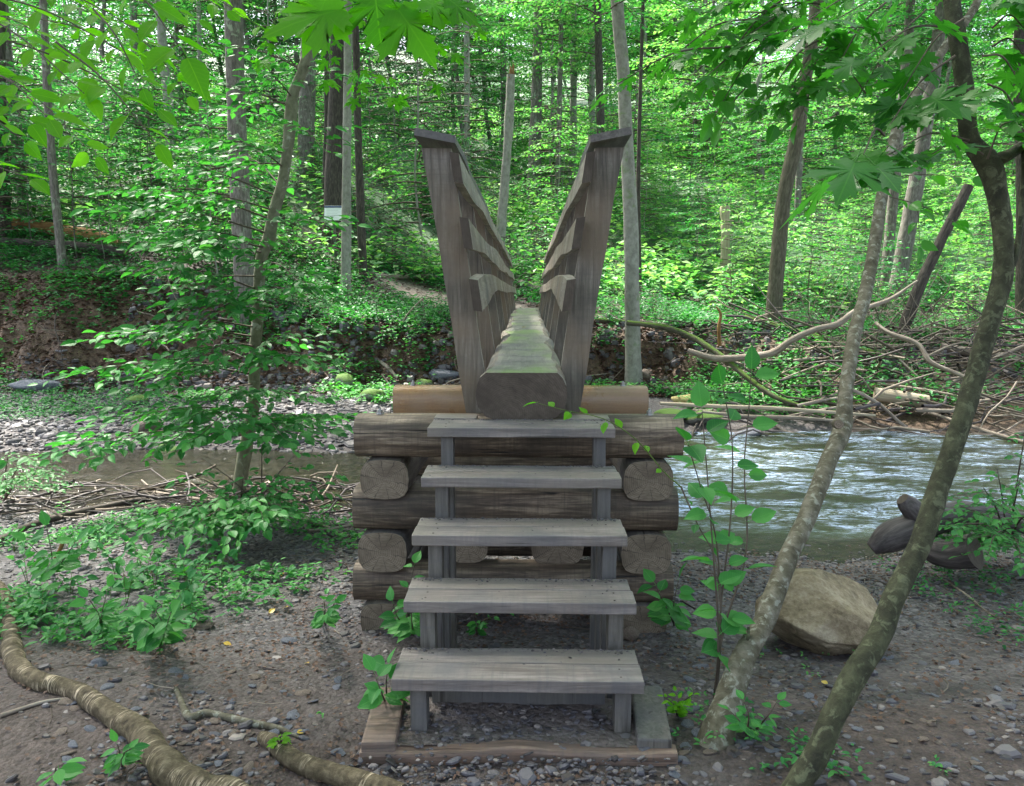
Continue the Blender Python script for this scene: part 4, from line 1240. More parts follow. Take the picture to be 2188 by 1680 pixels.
# ---- fill of the hillside forest
def place(name, crowns, stems, x, y, s, label, cat, group, sz=1.0, tallstem=None):
    z = hz(x, y)
    t = thing(name, (x, y, z), label, cat, group)
    o = obj('crown', crowns[rng.integers(0, len(crowns))], t); o.scale = (s, s, s * sz); o.rotation_euler = (rng.normal(0, .05), rng.normal(0, .05), rng.uniform(0, 6.28))
    q = obj('trunk' if cat == 'tree' else 'stem', stems[rng.integers(0, len(stems))], t); q.scale = (s, s, s * sz)
    return t
def screen_x(x, y): return 1131 + x / y * F
nplaced = 0
R1 = np.random.default_rng(55)
def ok_sap(x, y):
    px = screen_x(x, y)
    if path_mask(x, y) > .02: return False
    if y < 24 and 700 < px < 1400: return False
    if y < 20 and 640 < px < 830: return False
    if y < 17.2: return False
    return True
cand = 0
while nplaced < 210 and cand < 4000:
    cand += 1
    y = 17.2 + 40 * R1.random() ** 1.35
    x = R1.uniform(-1, 1) * (y * .70 + 1.5)
    if not ok_sap(x, y): continue
    s = R1.uniform(.5, 1.0) * (1 + .012 * (y - 16))
    if screen_x(x, y) > 1380 and y < 30: s *= .62
    pal = [SAPC[1], SAPC[2], SAPC[1]] if screen_x(x, y) > 1150 else [SAPC[0], SAPC[2], SAPC[3]]
    side = 'right' if screen_x(x, y) > 1131 else 'left'
    place('sapling', pal, SAPS, x, y, s, f'layered leafy young tree in the understorey on the {side} hillside', 'tree', f'young trees on the {side} hillside')
    nplaced += 1
for q in range(46):
    y = R1.uniform(19.5, 30); x = (R1.uniform(560, 1250) - 1131) / F * y
    if path_mask(x, y) > .02 or (620 < screen_x(x, y) < 760 and y < 21.5): continue
    place('shrub', [SHRUBC[1], SHRUBC[0]], SHRS, x, y, R1.uniform(.8, 1.3), 'leafy shrub', 'shrub', 'shrubs on the left slope')
n2 = 0; cand = 0
while n2 < 95 and cand < 3000:
    cand += 1
    y = 38 + 50 * R1.random() ** 1.2; x = R1.uniform(-1, 1) * (y * .72)
    t = thing('forest_tree', (x, y, hz(x, y)), 'tall leafy tree on the upper hillside at the back', 'tree', 'tall trees on the upper hillside')
    c = obj('crown', TALLC[R1.integers(0, 3)], t); s = R1.uniform(.8, 1.25); c.scale = (s * 1.1, s * 1.1, s); c.rotation_euler = (0, 0, R1.uniform(0, 6.28)); c.location = (0, 0, -4.6 * R1.random())
    st = obj('trunk', SAPS[R1.integers(0, 3)], t); st.scale = (6, 6, 2.9)
    n2 += 1
for (px, Y, s, lb) in [(905, 24, 1.0, 'feathery dark hemlock left of the bridge railing'), (1010, 28, 1.1, 'feathery dark hemlock beyond the middle of the bridge'), (860, 31, 1.15, 'hemlock further up behind the feathery dark one'),
                       (1180, 33, 1.1, 'hemlock under the pale trunks at the top'), (600, 34, 1.1, 'hemlock high on the left slope')]:
    x = (px - 1131) / F * Y
    t = thing('hemlock', (x, Y, hz(x, Y)), lb, 'tree')
    c = obj('crown', HEMC[0], t); c.scale = (s, s, s); c.rotation_euler = (0, 0, R1.uniform(0, 6.28))
    st = obj('trunk', SAPS[1], t); st.scale = (1.8, 1.8, 2.0 * s)
n3 = 0; cand = 0
while n3 < 170 and cand < 6000:
    cand += 1
    y = 15.9 + 24 * R1.random() ** 1.5
    x = R1.uniform(-1, 1) * (y * .70 + 1)
    px = screen_x(x, y)
    if path_mask(x, y) > .02 or (abs(x) < 1.6 and y < 18.5): continue
    if px < 330 and y < 19 and px > -10: continue
    s = R1.uniform(.45, 1.1) * (1 if y > 18 else .55)
    side = 'right' if px > 1131 else 'left'
    pal = [SHRUBC[1], SHRUBC[0]] if px > 1131 else [SHRUBC[0], SHRUBC[2]]
    place('shrub', pal, SHRS, x, y, s, f'low leafy shrub on the {side} hand slope above the far bank', 'shrub', f'shrubs on the {side} slope')
    n3 += 1

# ---- ground cover: herbs as one body
def herbs(name, x, y, r, size, mat, label, templ=None, nl=6, h=.16):
    m = len(x); z = height(x, y); y = y - lipf(x, y)
    k = nl
    az = r.uniform(0, 6.28, (m, k)); hh = r.uniform(.25, 1, (m, k)) * h * r.uniform(.6, 1.4, (m, 1))
    sz = size * r.uniform(.6, 1.3, (m, k))
    off = np.stack([np.cos(az), np.sin(az)], -1) * (sz * .35)[..., None]
    P = np.stack([x[:, None] + off[..., 0], y[:, None] + off[..., 1], z[:, None] + hh], -1).reshape(-1, 3)
    D = np.stack([np.cos(az), np.sin(az), r.normal(.0, .3, (m, k))], -1).reshape(-1, 3)
    U = np.stack([r.normal(0, .3, m * k), r.normal(0, .3, m * k), np.ones(m * k)], -1)
    me = leaves_mesh(name, P, D, U, sz.ravel(), mat, templ or t_diamond(.6))
    return tag(obj(name, me), label, kind='stuff')
def clump(x, y, k, s, lo=0.0): return np.clip(.5 + 1.3 * vnoise(p2(x, y, k), s) + lo, 0, 1)
x, y, r = scatter(15000, -13, 13, 15.3, 23, lambda x, y: clump(x, y, .8, 41, .25) * (path_mask(x, y) < .1), 21)
herbs('herb_cover', x, y, r, .10, LEAF_HERB, 'low green herbs carpeting the far bank top', nl=6, h=.22)
x, y, r = scatter(30000, -42, 42, 19.5, 64, lambda x, y: clump(x, y, .4, 42, .35) * (path_mask(x, y) < .1), 22)
herbs('hillside_cover', x, y, r, .24, LEAF_PALE, 'leafy undergrowth covering the hillside', nl=6, h=.7)
x, y, r = scatter(8000, -12, 9, 13.2, 16.4, lambda x, y: clump(x, y, .9, 43, -.32), 23)
herbs('bank_herbs', x, y, r, .09, LEAF_HERB, 'clumps of herbs on the eroded slope of the far bank', nl=6, h=.15)
x, y, r = scatter(3000, -10, -1, 11, 14.6, lambda x, y: clump(x, y, .7, 44, -.22), 24)
herbs('bar_herbs', x, y, r, .06, LEAF_HERB, 'sparse herbs growing on the far gravel bar', nl=6, h=.12)
x, y, r = scatter(1400, 3, 10, 12.6, 16.5, lambda x, y: clump(x, y, .8, 63, -.3), 65)
herbs('debris_herbs', x, y, r, .09, LEAF_HERB, 'patches of herbs growing through the debris pile', nl=7, h=.45)
x, y, r = scatter(2500, 2.4, 6.5, 12.5, 15.5, lambda x, y: np.exp(-((x - 4.0) / 1.0) ** 2 - ((y - 13.6) / 1.0) ** 2), 25)
herbs('mound_herbs', x, y, r, .08, LEAF_HERB, 'dense green herbs on the mound before the debris pile', nl=8, h=.25)
# near left herbs: low mat of small leaves
x, y, r = scatter(2500, -4.6, -1.0, 3.9, 7.6, lambda x, y: np.clip(clump(x, y, 1.9, 45, -.42) * sst(-.95, -1.7, x + .22 * (6 - y)), 0, 1), 26)
herbs('near_herbs', x, y, r, .055, LEAF_HERB, 'small bright herbs matting the ground left of the crib', t_ovate(.5), nl=7, h=.10)
x, y, r = scatter(700, 2.6, 4.8, 4.2, 6.6, lambda x, y: clump(x, y, 1.6, 46, -.05), 27)
herbs('near_herbs', x, y, r, .035, LEAF_HERB, 'small herbs at the right edge around the driftwood', t_ovate(.5), nl=7, h=.10)
x, y, r = scatter(1100, -2.6, 3.0, 2.2, 4.8, lambda x, y: np.clip(vnoise(p2(x, y, 2.2), 47) - .35, 0, 1) * (abs(x + .04) > .62), 28)
herbs('seedlings', x, y, r, .022, LEAF_HERB, 'scattered tiny seedlings poking through the gravel', t_ovate(.45), nl=6, h=.045)

# ------------------------------------------------------------------ close plants whose leaves are seen one by one
FINE = [t_fine(.55, d, .02, 11, c) for d, c in ((.14, .06), (.22, .10), (.05, .03))]
WIDE = [t_fine(.68, d, .015, 11, c, .8) for d, c in ((.16, .07), (.26, .10))]
def leaf_mesh(t, mat, k):
    v, q = t
    return mesh('leaf', v, q, [mat], None, {'lv': np.full(len(v), k), 'luv': v}, True)
def fam(ts, mat): return [leaf_mesh(t, mat, k) for t in ts for k in (.15, .5, .9)]
LM_NEAR = fam(FINE, LEAF_NEAR); LM_BUSH = fam(FINE, LEAF_BUSH); LM_WIDE = fam(WIDE, LEAF_BUSH); LM_OVD = fam(WIDE, LEAF_MAPLE_D)
def maple(mat, k):
    v, q, t = t_maple()
    return mesh('maple_leaf', v, [q, t], [mat], None, {'lv': np.full(len(v), k), 'luv': v}, True)
LM_MD = [maple(LEAF_MAPLE_D, k) for k in (.1, .5, .9)]; LM_ML = [maple(LEAF_MAPLE_L, k) for k in (.1, .5, .9)]
LM_HERBS = fam(FINE, LEAF_HERB)
LM_YEL = [leaf_mesh(WIDE[0], LEAF_YELLOW, k) for k in (.2, .8)]

def put_leaf(par, meshes, p, d, up, size, name='leaf'):
    d = np.asarray(d, float); up = np.asarray(up, float)
    r, dd, n = basis(d[None], up[None])
    M = Matrix(((r[0][0], dd[0][0], n[0][0], p[0] - par.location[0]), (r[0][1], dd[0][1], n[0][1], p[1] - par.location[1]), (r[0][2], dd[0][2], n[0][2], p[2] - par.location[2]), (0, 0, 0, 1)))
    o = bpy.data.objects.new(name, meshes[rng.integers(0, len(meshes))]); C.objects.link(o)
    o.parent = par
    o.matrix_local = M @ Matrix.Diagonal((size * rng.uniform(.9, 1.1), size, size, 1))
    return o

def branchlet(par, pts, size, meshes, gap, r0=.004, mat=TWIG, side=None, tilt=.35, start=.1, nm='twig', pair=False, droop=-.25, upv=(0, 0, 1)):
    """a twig with leaves alternating along it"""
    pts = resample(pts, 14)
    mb = MB(); tube(mb, pts, np.linspace(r0, r0 * .35, 14), 5, rough=.1, rf=30)
    loc = np.array(par.location)
    obj(nm, mb.build('twig', [mat], off=loc), par)
    L = np.concatenate([[0], np.cumsum(np.linalg.norm(np.diff(pts, axis=0), axis=1))])
    s = L[-1] * start; k = 0
    while s < L[-1]:
        p = np.array([np.interp(s, L, pts[:, i]) for i in range(3)])
        q = np.array([np.interp(min(s + .02, L[-1] + .02), np.append(L, L[-1] + .02), np.append(pts[:, i], 2 * pts[-1, i] - pts[-2, i])) for i in range(3)])
        t = q - p; t /= np.linalg.norm(t) + 1e-9
        up = np.array(upv, float) + rng.normal(0, tilt, 3)
        sd_ = np.cross(t, np.array(upv, float)); sd_ /= np.linalg.norm(sd_) + 1e-9
        for sg in ((1, -1) if pair else ((1,) if k % 2 else (-1,))):
            d = t * rng.uniform(.3, .8) + sg * sd_ + np.array([0, 0, rng.normal(droop, .2)])
            sz = size * rng.uniform(.7, 1.2)
            put_leaf(par, meshes, p + d / np.linalg.norm(d) * sz * .2, d, up, sz)
        s += gap * rng.uniform(.8, 1.2); k += 1
    d = (pts[-1] - pts[-2]); put_leaf(par, meshes, pts[-1] + d / np.linalg.norm(d) * size * .2, d + np.array([0, 0, -.3]) * np.linalg.norm(d), np.array(upv) + rng.normal(0, tilt, 3), size)
    return pts

# --- two leaning saplings in the right foreground
def limb(par, pts, r, mat, name='branch', seg=8, n=24, seed=1, rough=.08, rf=20):
    mb = MB(); tube(mb, pts, r, seg, n, rough=rough, rf=rf, seed=seed, knob=.35)
    return obj(name, mb.build('branch', [mat], off=np.array(par.location)), par)

A = [((1506, 1665), 2.88), ((1541, 1544), 2.97), ((1588, 1408), 3.15), ((1635, 1324), 3.3), ((1682, 1198), 3.5), ((1729, 1094), 3.7), ((1776, 974), 3.95), ((1800, 916), 4.1), ((1806, 850), 4.2), ((1826, 712), 4.5), ((1847, 636), 4.7),
     ((1867, 534), 4.95), ((1887, 407), 5.2), ((1918, 275), 5.5), ((1959, 203), 5.65), ((2015, 107), 5.8), ((2090, 0), 6.0), ((2160, -200), 6.2)]
P1 = np.array([at(*p, Y) for p, Y in A])
t1 = thing('leaning_sapling', (P1[1][0], P1[1][1], hz(P1[1][0], P1[1][1])), 'lichen spotted leaning sapling left of the tan boulder, the paler of the two', 'tree')
mb = MB()
tube(mb, P1, [.095, .066, .049, .045, .042, .042, .041, .047, .038, .037, .037, .037, .036, .034, .032, .03, .028, .02], 20, 150, rough=.07, rf=14, seed=2, knob=.25)
obj('trunk', mb.build('trunk', [BARK_PALE], off=np.array(t1.location)), t1)
mb = MB(); q = at(1790, 905, 4.02); tube(mb, [q, q + np.array([-.012, -.045, .004])], [.030, .022], 12, 6, rough=.1, rf=40, capm=1)
obj('branch_scar', mb.build('scar', [BARK_PALE, END_CRIB], off=np.array(t1.location)), t1)
limb(t1, [P1[0] + [.05, .1, .0], at(1585, 1480, 3.1), at(1600, 1340, 3.2)], [.02, .014, .006], BARK_SAP2, seed=5)

B = [((1660, 1760), 2.45), ((1703, 1680), 2.5), ((1750, 1601), 2.55), ((1786, 1518), 2.62), ((1834, 1429), 2.7), ((1881, 1355), 2.78), ((1912, 1272), 2.85), ((1959, 1178), 2.93), ((1990, 1094), 3.0), ((2011, 1026), 3.05), ((2053, 906), 3.12),
     ((2079, 817), 3.18), ((2116, 687), 3.25), ((2142, 585), 3.3), ((2142, 483), 3.33), ((2129, 407), 3.36), ((2112, 350), 3.38), ((2072, 295), 3.4), ((2060, 178), 3.42), ((2045, 76), 3.45), ((2033, 0), 3.48), ((2020, -150), 3.5)]
P2 = np.array([at(*p, Y) for p, Y in B])
t2 = thing('leaning_sapling', (P2[0][0], P2[0][1], hz(P2[0][0], P2[0][1])), 'darker crooked leaning sapling in front of the tan boulder, forking at the upper right', 'tree')
mb = MB()
tube(mb, P2, [.046, .042, .041, .040, .040, .041, .040, .038, .042, .039, .038, .038, .037, .038, .037, .040, .044, .036, .034, .033, .032, .03], 20, 170, rough=.07, rf=15, seed=3, knob=.25)
obj('trunk', mb.build('trunk', [BARK_SAP2], off=np.array(t2.location)), t2)
limb(t2, [P2[16], at(2140, 338, 3.38), at(2165, 325, 3.42), at(2200, 300, 3.5)], [.03, .026, .022, .02], BARK_SAP2, seed=6)
limb(t2, [P2[13] + [.0, 0, 0], at(2165, 560, 3.3), at(2178, 500, 3.35), at(2186, 400, 3.4), at(2188, 300, 3.45)], [.02, .014, .012, .011, .01], BARK_SAP2, seed=7)

# --- maple foliage of the right-hand saplings: branches with single leaves
def hang(par, start, end, n, Y0, Y1, size, meshes, seed, r0=.005, updir=(0, -.25, 1), tilt=.5, spread=.9, mat=TWIG):
    """maple branch: opposite pairs of leaves on stalks"""
    a, b = at(*start, Y0), at(*end, Y1)
    mid = (a + b) / 2 + np.array([0, 0, .05])
    pts = resample([a, mid, b], 12)
    mb = MB(); tube(mb, pts, np.linspace(r0, r0 * .4, 12), 5); 
    obj('twig', mb.build('twig', [mat], off=np.array(par.location)), par)
    t = b - a; t /= np.linalg.norm(t)
    sd_ = np.cross(t, [0, 0, 1]); sd_ /= np.linalg.norm(sd_)
    for k in range(n):
        f = (k + 1) / n
        p = np.array([np.interp(f, np.linspace(0, 1, 12), pts[:, i]) for i in range(3)])
        for sg in (1, -1):
            d = sd_ * sg * spread + t * rng.uniform(.2, .9) + np.array([0, 0, rng.normal(-.35, .25)])
            d /= np.linalg.norm(d); sz = size * rng.uniform(.75, 1.2)
            put_leaf(par, meshes, p + d * sz * .5, d, np.array(updir) + rng.normal(0, tilt, 3), sz)
        if k == n - 1:
            put_leaf(par, meshes, p + t * size * .45, t + np.array([0, 0, -.4]), np.array(updir) + rng.normal(0, .2, 3), size)
rng = np.random.default_rng(99)
for a, b, n, Y0, Y1, s in [((2040, 60), (1850, 120), 3, 3.3, 3.0, .13), ((2040, 120), (1880, 300), 2, 3.3, 3.0, .15), ((2070, 300), (1900, 330), 2, 3.3, 2.9, .14), ((1890, 290), (1845, 330), 1, 2.9, 2.7, .20),
                           ((2010, -20), (1790, 40), 3, 3.4, 3.0, .13), ((2100, 330), (1990, 330), 2, 3.3, 3.2, .12), ((2100, 120), (2180, 180), 2, 3.3, 3.3, .12), ((2120, 60), (2188, 60), 2, 3.4, 3.4, .12),
                           ((2110, 340), (2160, 260), 2, 3.3, 3.2, .10), ((2090, 200), (1960, 230), 3, 3.3, 3.1, .13), ((2060, 40), (1930, 190), 3, 3.35, 3.2, .14), ((2110, 180), (2188, 280), 3, 3.4, 3.3, .12), ((2080, -20), (2188, 10), 3, 3.5, 3.4, .13), ((2120, 100), (2188, 120), 3, 3.5, 3.5, .12)]:
    hang(t2, a, b, n, Y0, Y1, s, LM_MD, 1)
mb_br = thing('maple_branch', at(2040, -60, 3.6), 'dark leafy branch hanging over the top right with blue shining leaves', 'branch')
for a, b, n, Y0, Y1, s in [((1950, -40), (1700, 60), 5, 3.8, 3.4, .10), ((1850, -30), (1560, 100), 6, 3.8, 3.5, .10), ((1800, -20), (1500, 30), 5, 4.0, 3.8, .10),
                           ((1700, 60), (1480, 190), 5, 3.5, 3.4, .09), ((1760, 80), (1640, 210), 4, 3.5, 3.4, .09), ((1560, 100), (1310, 185), 4, 3.5, 3.3, .09), ((1900, 0), (1780, 160), 4, 3.6, 3.4, .10), ((1650, 0), (1450, 40), 4, 3.9, 3.8, .09), ((1980, 20), (1820, 230), 5, 3.7, 3.5, .11), ((1700, -20), (1530, 160), 6, 3.7, 3.6, .095),
                           ((1620, 40), (1440, 120), 5, 3.6, 3.5, .085), ((1830, 60), (1700, 200), 5, 3.6, 3.5, .10), ((1960, -60), (1640, -10), 6, 3.9, 3.7, .11), ((1780, 10), (1560, 60), 6, 3.8, 3.6, .10), ((1900, 120), (1800, 60), 4, 3.5, 3.4, .12)]:
    hang(mb_br, a, b, n, Y0, Y1, s, LM_MD, 2, tilt=.4, updir=(0, .1, 1))
for a, b, Y0, Y1 in [((1650, 60), (1520, 260), 3.6, 3.5), ((1740, 100), (1660, 260), 3.6, 3.5), ((1600, 180), (1540, 270), 3.6, 3.5), ((1760, 150), (1705, 260), 3.5, 3.4), ((1850, 200), (1790, 140), 3.5, 3.6)]:
    branchlet(mb_br, [at(*a, Y0), (at(*a, Y0) + at(*b, Y1)) / 2 + [0, 0, .02], at(*b, Y1)], .085, LM_OVD, .05, tilt=.5)
# ovate-leaved side sprays of the lichen-spotted sapling
for a, b, Y0, Y1 in [((1900, 420), (2050, 480), 5.1, 4.9), ((1960, 440), (1965, 520), 5.0, 4.9), ((1890, 380), (2070, 380), 5.2, 5.0)]:
    branchlet(t1, [at(*a, Y0), (at(*a, Y0) + at(*b, Y1)) / 2 + [0, 0, .02], at(*b, Y1)], .11, LM_OVD, .10, tilt=.6)

# --- bright maple spray at the top, close to the camera
mt = thing('maple_branch', at(760, -120, 2.0), 'bright green maple spray hanging at the top left of centre', 'branch')
limb(mt, [at(900, -160, 2.0), at(760, -60, 1.95), at(680, -10, 1.9)], [.006, .005, .003], TWIG, seed=3)
for p, d, u, s in [((735, 10), (-1, -.2, -.32), (.1, -.9, .75), .16), ((850, 10), (.45, -.1, -.65), (0, -.9, .6), .13), ((700, -20), (-.3, 0, -.6), (.2, -.8, .6), .12), ((900, -10), (.8, .2, -.3), (0, -.8, .8), .10),
                   ((800, -30), (.1, 0, -1), (0, -1, .4), .12), ((960, -10), (.5, 0, -.4), (0, -.7, .8), .08)]:
    put_leaf(mt, LM_ML, at(p[0], p[1] + 8, 1.95), d, u, s * 1.15)
mt2 = thing('maple_branch', at(800, -60, 7.0), 'airy maple boughs with small bright leaves in front of the paired trunks', 'branch')
for a, b, n, Y0, Y1, s in [((700, -30), (960, 110), 7, 7, 6.6, .11), ((760, 0), (840, 200), 5, 7, 6.8, .11), ((860, 20), (1010, 60), 5, 7, 6.8, .10), ((720, 0), (700, 160), 4, 7, 6.8, .11), ((620, -20), (560, 120), 4, 7.4, 7.2, .11),
                           ((900, 60), (930, 170), 4, 6.8, 6.7, .10), ((780, 120), (760, 200), 3, 7, 6.9, .11), ((700, 80), (640, 40), 3, 7, 7, .11)]:
    hang(mt2, a, b, n, Y0, Y1, s, LM_ML, 3, tilt=.5, updir=(0, -.6, 1))

# --- top-left branch with bright ovate leaves
tl = thing('leafy_branch', at(-60, -60, 2.6), 'bright ovate leaved branch reaching in at the top left corner', 'branch')
for a, b, Y0, Y1, s in [((-80, 10), (180, 200), 2.6, 2.4, .085), ((-80, 60), (330, 230), 2.6, 2.5, .08), ((120, 90), (330, 300), 2.5, 2.4, .085), ((-60, -20), (260, 110), 2.7, 2.6, .085), ((200, 20), (300, 180), 2.6, 2.5, .085), ((-40, 150), (100, 250), 2.5, 2.3, .085),
                       ((240, -50), (390, 110), 2.3, 2.2, .12), ((-80, 180), (60, 260), 2.5, 2.4, .08)]:
    branchlet(tl, [at(*a, Y0), (at(*a, Y0) + at(*b, Y1)) / 2 + [0, 0, .03], at(*b, Y1)], s, LM_NEAR, .062, tilt=.35, upv=(0, -.45, 1))
tl3 = thing('leafy_branch', at(100, -80, 4.2), 'higher and further leafy bough behind the bright top left branch', 'branch')
for a, b, Y0, Y1, s in [((-60, -60), (260, 60), 4.2, 4.0, .10), ((60, -60), (420, 40), 4.4, 4.2, .10), ((200, -80), (480, 20), 4.6, 4.4, .10), ((-60, 20), (160, 130), 4.2, 3.9, .10), ((140, -20), (420, 180), 4.4, 4.2, .10), ((300, -60), (560, 60), 4.8, 4.6, .10),
                       ((260, 60), (400, 200), 4.3, 4.1, .10), ((-60, 120), (200, 330), 3.8, 3.6, .10), ((80, 40), (300, 140), 4.2, 4.0, .10)]:
    branchlet(tl3, [at(*a, Y0), (at(*a, Y0) + at(*b, Y1)) / 2 + [0, 0, .05], at(*b, Y1)], s, LM_NEAR, .065, tilt=.5, upv=(0, -.35, 1))
tl2 = thing('leafy_branch', at(-60, 360, 2.6), 'lower leaf sprays entering at the left edge below the bright branch', 'branch')
for a, b, Y0, Y1, s in [((-80, 330), (60, 380), 2.8, 2.7, .09), ((-60, 220), (50, 300), 2.8, 2.7, .08)]:
    branchlet(tl2, [at(*a, Y0), (at(*a, Y0) + at(*b, Y1)) / 2, at(*b, Y1)], s, LM_NEAR, .06, tilt=.3, upv=(0, -.45, 1))

# --- crooked sapling on the near shore at left, beech-like sprays
D = [((505, 1075), 8.2), ((520, 985), 8.2), ((536, 900), 8.2), ((542, 855), 8.2), ((544, 763), 8.2), ((552, 661), 8.2), ((557, 560), 8.2), ((575, 509), 8.2), ((585, 458), 8.2), ((605, 382), 8.2), ((618, 285), 8.25), ((626, 204), 8.3), ((646, 153), 8.3), ((666, 86), 8.3), ((700, -40), 8.3), ((720, -160), 8.3)]
P3 = np.array([at(*p, Y) for p, Y in D]); P3[0][2] = hz(P3[0][0], P3[0][1]) - .1
t3 = thing('crooked_sapling', (P3[0][0], P3[0][1], P3[0][2] + .1), 'crooked olive barked sapling with tiered leaf sprays on the left shore', 'tree')
mb = MB(); tube(mb, P3, [.075, .064, .062, .062, .06, .058, .058, .062, .058, .055, .053, .05, .055, .045, .035, .03], 14, 120, rough=.07, rf=9, seed=8, knob=.5)
obj('trunk', mb.build('trunk', [BARK_SAP], off=np.array(t3.location)), t3)
def spray(P, Dd, U, S, mb, a, b, r, ls=.075, gap=.052, wid=.5, tilt=.3):
    """a flat fan: branch a->b with side twigs, leaves on each"""
    a, b = np.asarray(a, float), np.asarray(b, float)
    L = np.linalg.norm(b - a)
    pts = resample([a, (a + b) / 2 + [0, 0, .06 * L], b], 9)
    tube(mb, pts, np.linspace(.006 + .004 * L, .002, 9), 5, caps=False)
    az = math.atan2(b[1] - a[1], b[0] - a[0])
    k = max(4, int(L / .10))
    for q in range(k):
        f = .2 + .8 * (q + .5) / k
        p = np.array([np.interp(f, np.linspace(0, 1, 9), pts[:, i]) for i in range(3)])
        sg = 1 if q % 2 else -1
        a2 = az + sg * r.uniform(.6, 1.1) if f < .92 else az
        l2 = wid * L * (1.1 - .75 * f) * r.uniform(.7, 1.2) + .05
        e = p + np.array([math.cos(a2), math.sin(a2), r.uniform(-.25, .05)]) * l2
        tube(mb, np.array([p, e]), [.003, .001], 3, caps=False)
        m = max(2, int(l2 / gap))
        for w in range(m):
            g = p + (e - p) * ((w + .7) / m)
            a3 = a2 + (1 if w % 2 else -1) * r.uniform(.5, 1) if w < m - 1 else a2
            P.append(g); Dd.append((math.cos(a3), math.sin(a3), r.normal(-.2, .2))); U.append((r.normal(0, tilt), r.normal(-.15, tilt), 1)); S.append(ls * r.uniform(.7, 1.25))
def sprays(par, lst, mat, Mfam, seed, ls=.075, gap=.052, wid=.5, nmax=260, wood=TWIG, near_first=True, tilt=.3):
    r = np.random.default_rng(seed); P, Dd, U, S, mb = [], [], [], [], MB()
    for a, b, *o in lst: spray(P, Dd, U, S, mb, a, b, r, ls, gap, wid, tilt)
    P, Dd, U, S = map(np.array, (P, Dd, U, S))
    obj('branch', mb.build('branches', [wood], off=np.array(par.location)), par)
    order = np.argsort(P[:, 1]); k = order[:nmax]; rest = order[nmax:]
    for i in k: put_leaf(par, Mfam, P[i], Dd[i], U[i], S[i])
    if len(rest):
        me = leaves_mesh('foliage', P[rest], Dd[rest], U[rest], S[rest], mat, t_ovate(), off=np.array(par.location))
        tag(obj('foliage', me, par), kind='stuff')
L3 = []
for (sx, sy_), (ex, ey), Ye in [((620, 230), (450, 180), 7.9), ((620, 260), (700, 330), 7.7), ((615, 330), (420, 300), 7.6), ((612, 350), (470, 370), 7.9), ((600, 420), (330, 350), 7.6), ((590, 450), (380, 420), 7.5),
                           ((575, 500), (250, 450), 7.3), ((570, 520), (300, 500), 7.3), ((585, 470), (700, 480), 7.5), ((565, 540), (400, 560), 7.0), ((560, 560), (640, 600), 7.4), ((555, 620), (300, 570), 7.2),
                           ((552, 650), (420, 640), 7.0), ((550, 660), (760, 650), 7.4), ((548, 700), (330, 700), 7.3), ((545, 720), (230, 720), 7.3), ((545, 760), (650, 700), 7.6), ((543, 780), (320, 810), 7.2), ((543, 800), (180, 790), 7.2),
                           ((540, 820), (430, 880), 7.0), ((540, 840), (640, 850), 7.5), ((535, 880), (250, 900), 7.0), ((530, 900), (690, 900), 7.4), ((528, 930), (130, 960), 7.0), ((525, 950), (740, 960), 7.3), ((640, 160), (560, 60), 8.0), ((650, 140), (740, 180), 8.0),
                           ((620, 220), (500, 240), 8.6), ((600, 400), (520, 330), 8.8), ((640, 150), (500, 100), 8.4),
                           ((585, 470), (280, 400), 7.9), ((570, 530), (350, 530), 6.8), ((610, 360), (500, 300), 7.4), ((625, 210), (560, 150), 7.6), ((553, 640), (430, 690), 6.9), ((546, 740), (410, 770), 6.8), ((552, 650), (620, 620), 6.9), ((560, 590), (350, 620), 7.6), ((543, 790), (640, 760), 6.9), ((535, 870), (430, 930), 6.6), ((530, 900), (610, 940), 6.7)]:
    if sy_ > 600 and ex > 700: continue
    f = np.interp(sy_, [d[0][1] for d in D][::-1], np.arange(len(D))[::-1])
    i = int(f); w = f - i; s0 = P3[i] * (1 - w) + P3[min(i + 1, len(P3) - 1)] * w
    L3.append((s0, at(ex, ey, Ye)))
sprays(t3, L3, LEAF_BUSH, LM_BUSH, 31, ls=.12, gap=.076, wid=.6, nmax=295, tilt=.5)

# --- leafy bush at its foot, large light leaves
g = gnd(500, 1180)
bush = thing('leafy_bush', g, 'bushy plant with large light green leaves at the foot of the crooked sapling', 'bush')
Lb = []
c0 = g + np.array([0, .5, 0])
for ex, ey, Ye in [(560, 1100, 5.6), (500, 1120, 5.5), (430, 1110, 5.5), (380, 1080, 5.6), (470, 1060, 5.8), (550, 1060, 5.8), (600, 1080, 5.9), (330, 1130, 5.5), (520, 1010, 6.2), (620, 1020, 6.2), (430, 980, 6.4), (700, 1010, 6.4), (250, 1170, 5.4), (640, 960, 6.6), (400, 1010, 6.2), (560, 930, 6.7)]:
    e = at(ex, ey, Ye); e[2] = max(e[2], hz(e[0], e[1]) + .06)
    Lb.append((c0 + np.array([rng.uniform(-.2, .2), rng.uniform(-.2, .2), rng.uniform(.05, .3)]), e))
sprays(bush, Lb, LEAF_BUSH, LM_WIDE, 33, ls=.085, gap=.06, wid=.4, nmax=290, wood=TWIG)

